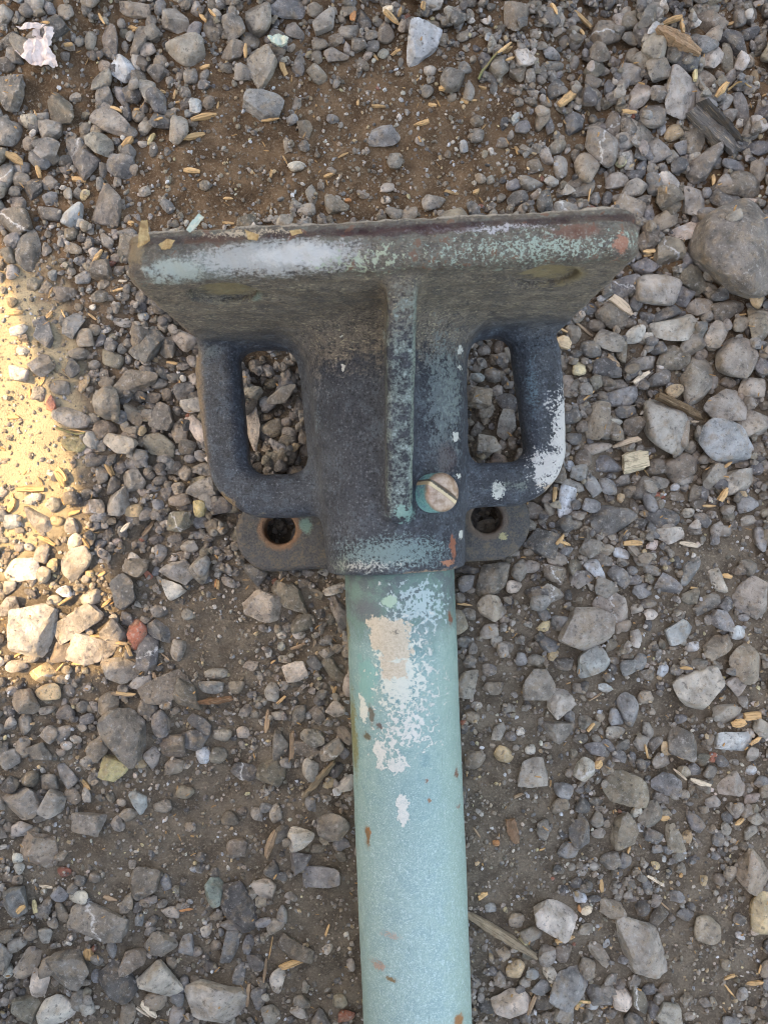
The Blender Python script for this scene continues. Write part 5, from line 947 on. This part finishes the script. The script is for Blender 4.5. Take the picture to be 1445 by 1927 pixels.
def tube(name, pts, r0, r1, mat, label, cat, sides=7):
    rows = []
    P_ = np.array(pts, float); T_ = np.gradient(P_, axis=0)
    for i, (p, t) in enumerate(zip(P_, T_)):
        t = t / np.linalg.norm(t); a = np.cross(t, [0, 0, 1.0]); a /= np.linalg.norm(a); b = np.cross(a, t)
        r = r0 + (r1 - r0) * i / (len(P_) - 1); th_ = np.linspace(0, 6.2832, sides, endpoint=False)
        rows.append(p + r * (np.cos(th_)[:, None] * a + np.sin(th_)[:, None] * b))
    Vt = np.vstack(rows); ii = np.arange(len(Vt)).reshape(len(rows), sides)
    Ft = np.stack([ii[:-1], np.roll(ii, -1, 1)[:-1], np.roll(ii, -1, 1)[1:], ii[1:]], -1).reshape(-1, 4)
    return tag(add_obj(name, fast_mesh(name, Vt, Ft), mat), label, cat)
def path_px(pts, lift, crop='Z'):
    ox, oy, s = CROPS[crop]; res = []
    P_ = np.array([(ox + a / s, oy + b / s) for a, b in pts]); t = np.linspace(0, len(P_) - 1, 5 * len(P_))
    X_ = np.interp(t, range(len(P_)), P_[:, 0]); Y_ = np.interp(t, range(len(P_)), P_[:, 1])
    for a, b in zip(X_, Y_): res.append((*G(a, b, .004), top_at(a, b) + lift))
    R_ = np.array(res); R_[:, 2] = np.convolve(np.pad(R_[:, 2], 3, 'edge'), np.ones(7) / 7, 'valid') + .0004; return R_
tube('grass_stem', path_px([(1185, 380), (1205, 345), (1245, 300), (1290, 260), (1350, 200)], .0006, 'B'), .0007, .0004, M_STEM, 'thin green grass stem lying on dirt above the flange', 'grass stem')
tube('root_fibre', path_px([(1265, 440), (1300, 420), (1345, 420), (1385, 445)], .001, 'C'), .0006, .0003, M_LEAF, 'thin curved reddish root fibre by the right edge', 'root')
tube('twig', path_px([(350, 1285), (420, 1310), (480, 1325), (540, 1320)], .001, 'D'), .0007, .0004, M_STEM, 'thin bent twig beside olive stones left of the bracket', 'twig')
tube('twig', path_px([(545, 1140), (600, 1150), (660, 1175)], .001, 'I'), .0006, .0003, M_STEM, 'thin brown twig at the bottom edge right of the pipe', 'twig')
tube('plant_fibre', path_px([(640, 1500), (665, 1530), (690, 1565)], .002, 'G'), .0003, .0002, M_LEAF, 'hair-thin fibre hanging from the square pale chip', 'fibre')

# ------------------------------------------------------------------ added unseen blocker, its lower edge shaped to cast the shade and sun patch
XW = -0.44
def to_blocker(px, py):
    x, y = G(px, py, -.002)
    t = (XW - x) / SDIR.x
    return (y + t * SDIR.y, -.002 + t * SDIR.z)
c0 = to_blocker(256, 1250); l1 = to_blocker(0, 430); l2 = to_blocker(0, 1300)
def ext(a, b, z):       # follow a->b down to height z
    t = (z - a[1]) / (b[1] - a[1]); return (a[0] + (b[0] - a[0]) * t, z)
e1, e2 = ext(c0, l1, .0), ext(c0, l2, .0)
M_BLOCKER = mat_plain('blocker_board', (122, 112, 100), (96, 88, 80), .02, .85)
blocker = bpy.data.objects.new('sun_blocker', None); COL.objects.link(blocker); blocker.location = (XW, 0, 0)
tag(blocker, 'added unseen blocker outside the picture that shades the gravel', 'blocker')
y0, y1, ztop, bw = -1.2, 1.5, 1.3, .14
def low(yv):            # lower edge of the blocker along y, cut for the sunlit wedge
    if yv <= min(e2[0], c0[0]) : return 0.0
    if yv <= c0[0]: return np.interp(yv, [min(e2[0], c0[0]), c0[0]], [0, c0[1]])
    return max(0.0, c0[1] + (e1[1] - c0[1]) * (yv - c0[0]) / (e1[0] - c0[0]))
ys = sorted(set([round(y0 + bw * i, 4) for i in range(int((y1 - y0) / bw) + 1)] + [c0[0], e2[0]]))
for a, b in zip(ys[:-1], ys[1:]):
    ym = [a, b]
    la = low(a + 1e-6); lb = low(b - 1e-6)
    if e2[0] > c0[0]: pass
    Vb = np.array([[0, a, la], [0, b, lb], [0, b, ztop], [0, a, ztop], [.02, a, la], [.02, b, lb], [.02, b, ztop], [.02, a, ztop]])
    Fb = np.array([[3, 2, 1, 0], [6, 7, 4, 5], [7, 3, 0, 4], [2, 6, 5, 1], [7, 6, 2, 3], [0, 1, 5, 4]])
    add_obj('blocker_plank', fast_mesh('blocker_plank', Vb, Fb, False), M_BLOCKER, blocker)

# ------------------------------------------------------------------ labels for stones and chips: look first, then place
def where(px, py):
    if 455 < px < 600 and 655 < py < 895: return 'seen through the left window of the bracket'
    if 870 < px < 990 and 630 < py < 885: return 'seen through the right window of the bracket'
    if px < 40 + (py - 430) * .26 and 430 < py < 1290 and px < 250: return 'in the sunlit patch at the left edge'
    col = 'left' if px < 740 else 'right'
    far = px < 170 or px > 1290
    if py < 110: return 'along the top edge, ' + ('far left' if px < 250 else 'left of centre' if px < 640 else 'right of centre' if px < 1050 else 'far right')
    if py > 1810: return 'along the bottom edge, ' + ('far left' if px < 250 else 'left of the pipe' if px < 740 else 'just right of the pipe' if px < 1150 else 'far right')
    if py < 400: return ('at the far %s, above the flange' % col if far else 'on dirt above the flange, %s of centre' % col if 350 < px < 1040 else '%s of the dirt patch above the flange' % col)
    if py < 640: return ('at the far %s edge level with the flange' % col if far else 'just %s of the flange' % col)
    if py < 960: return ('at the far %s edge level with the side loop' % col if far else 'just %s of the side loop' % col)
    if py < 1140: return ('at the far %s edge level with the lugs' % col if far else 'below the %s lug' % col if 420 < px < 1040 else '%s of the %s lug' % (col, col))
    if py < 1420: return ('at the far %s edge beside the upper pipe' % col if far else 'near the upper pipe, on its %s' % col if 500 < px < 1020 else '%s of the white-flaked pipe section' % col)
    if py < 1640: return ('at the far %s edge beside the lower pipe' % col if far else 'near the middle of the pipe, on its %s' % col if 480 < px < 1050 else '%s of the pipe, mid distance' % col)
    return ('at the far %s edge near the bottom' % col if far else 'near the lower pipe, on its %s' % col if 480 < px < 1050 else '%s of the lower pipe' % col)
ORD = ['', 'second', 'third', 'fourth', 'fifth', 'sixth', 'seventh', 'eighth', 'ninth', 'tenth', 'eleventh', 'twelfth']
def number_out(items, cat, group):
    groups = {}
    for o, s, look in items: groups.setdefault((look, where(s['px'], s['py'])), []).append((o, s))
    for (look, place), lst in groups.items():
        wide = max(t[1]['px'] for t in lst) - min(t[1]['px'] for t in lst) >= max(t[1]['py'] for t in lst) - min(t[1]['py'] for t in lst)
        lst.sort(key=lambda t: t[1]['px'] if wide else t[1]['py'])
        for i, (o, s) in enumerate(lst):
            lab = look + ' ' + place
            if len(lst) > 1:
                first = 'leftmost' if wide else 'topmost'; last = 'rightmost' if wide else 'lowest'
                lab += ', ' + (first if i == 0 else last if i == len(lst) - 1 else ORD[min(i, 11)] + (' from left' if wide else ' from top'))
            tag(o, lab, cat, group)
SH = {'a': 'angular', 'm': 'blunt', 'r': 'rounded'}
SPECIAL = [(1392, 475, 'largest rounded grey stone at the right edge beside the flange'), (793, 82, 'angular whitish granite chunk on dirt above the flange'),
           (253, 1197, 'smooth reddish brown pebble at the tip of the sunlit patch'), (212, 1450, 'yellow squarish pebble left of the pipe'),
           (400, 1683, 'greenish angular chip leaning on a dark stone left of the pipe'), (56, 1184, 'largest pale stone in the sunlit patch'),
           (1261, 799, 'large oval light grey stone under the dark stick'), (1376, 830, 'large pale bluish stone at right below the brown stick'),
           (1055, 1730, 'square light grey stone to the right of the grey pointed stick'), (1208, 1780, 'long tapering grey stone pointing down, lower right'),
           (1437, 1720, 'orange tan stone cut by the right edge near the bottom'), (494, 190, 'dark blue-grey angular stone on dirt at upper left'),
           (724, 249, 'lone dark angular stone in the middle of the dirt above the flange'), (1124, 385, 'small brick red fragment touching the flange at top right'),
           (225, 118, 'whitish oval pebble near the top left'), (272, 645, 'large dark angular stone left of the flange corner')]
items = []
used = set()
for px, py, lab in SPECIAL:
    best = min(stone_objs, key=lambda t: (t[1]['px'] - px) ** 2 + (t[1]['py'] - py) ** 2)
    if id(best[0]) in used or math.hypot(best[1]['px'] - px, best[1]['py'] - py) > 25: continue
    used.add(id(best[0])); tag(best[0], lab, 'stone', 'loose stones in the gravel')
for o, s in stone_objs:
    if id(o) in used: continue
    sz = 'large ' if s['w'] > 72 else 'small ' if s['w'] < 36 else ''
    items.append((o, s, '%s%s %s stone' % (sz, SH[s['shp']], PAL[s['col']][1])))
number_out(items, 'stone', 'loose stones in the gravel')
number_out([(o, s, ('long ' if s['w'] > 42 else 'short ' if s['w'] < 22 else '') + ('thin ' if s['h'] < 7 else 'wide ' if s['h'] > 13 else '') + CHIP_PAL[s['col']][1] + ' wood chip') for o, s in chips],
           'wood chip', 'wood chips in the gravel')
print('stones', len(all_stones), 'single', len(single), 'chips', len(chips), 'wall corner', c0, e1, e2)
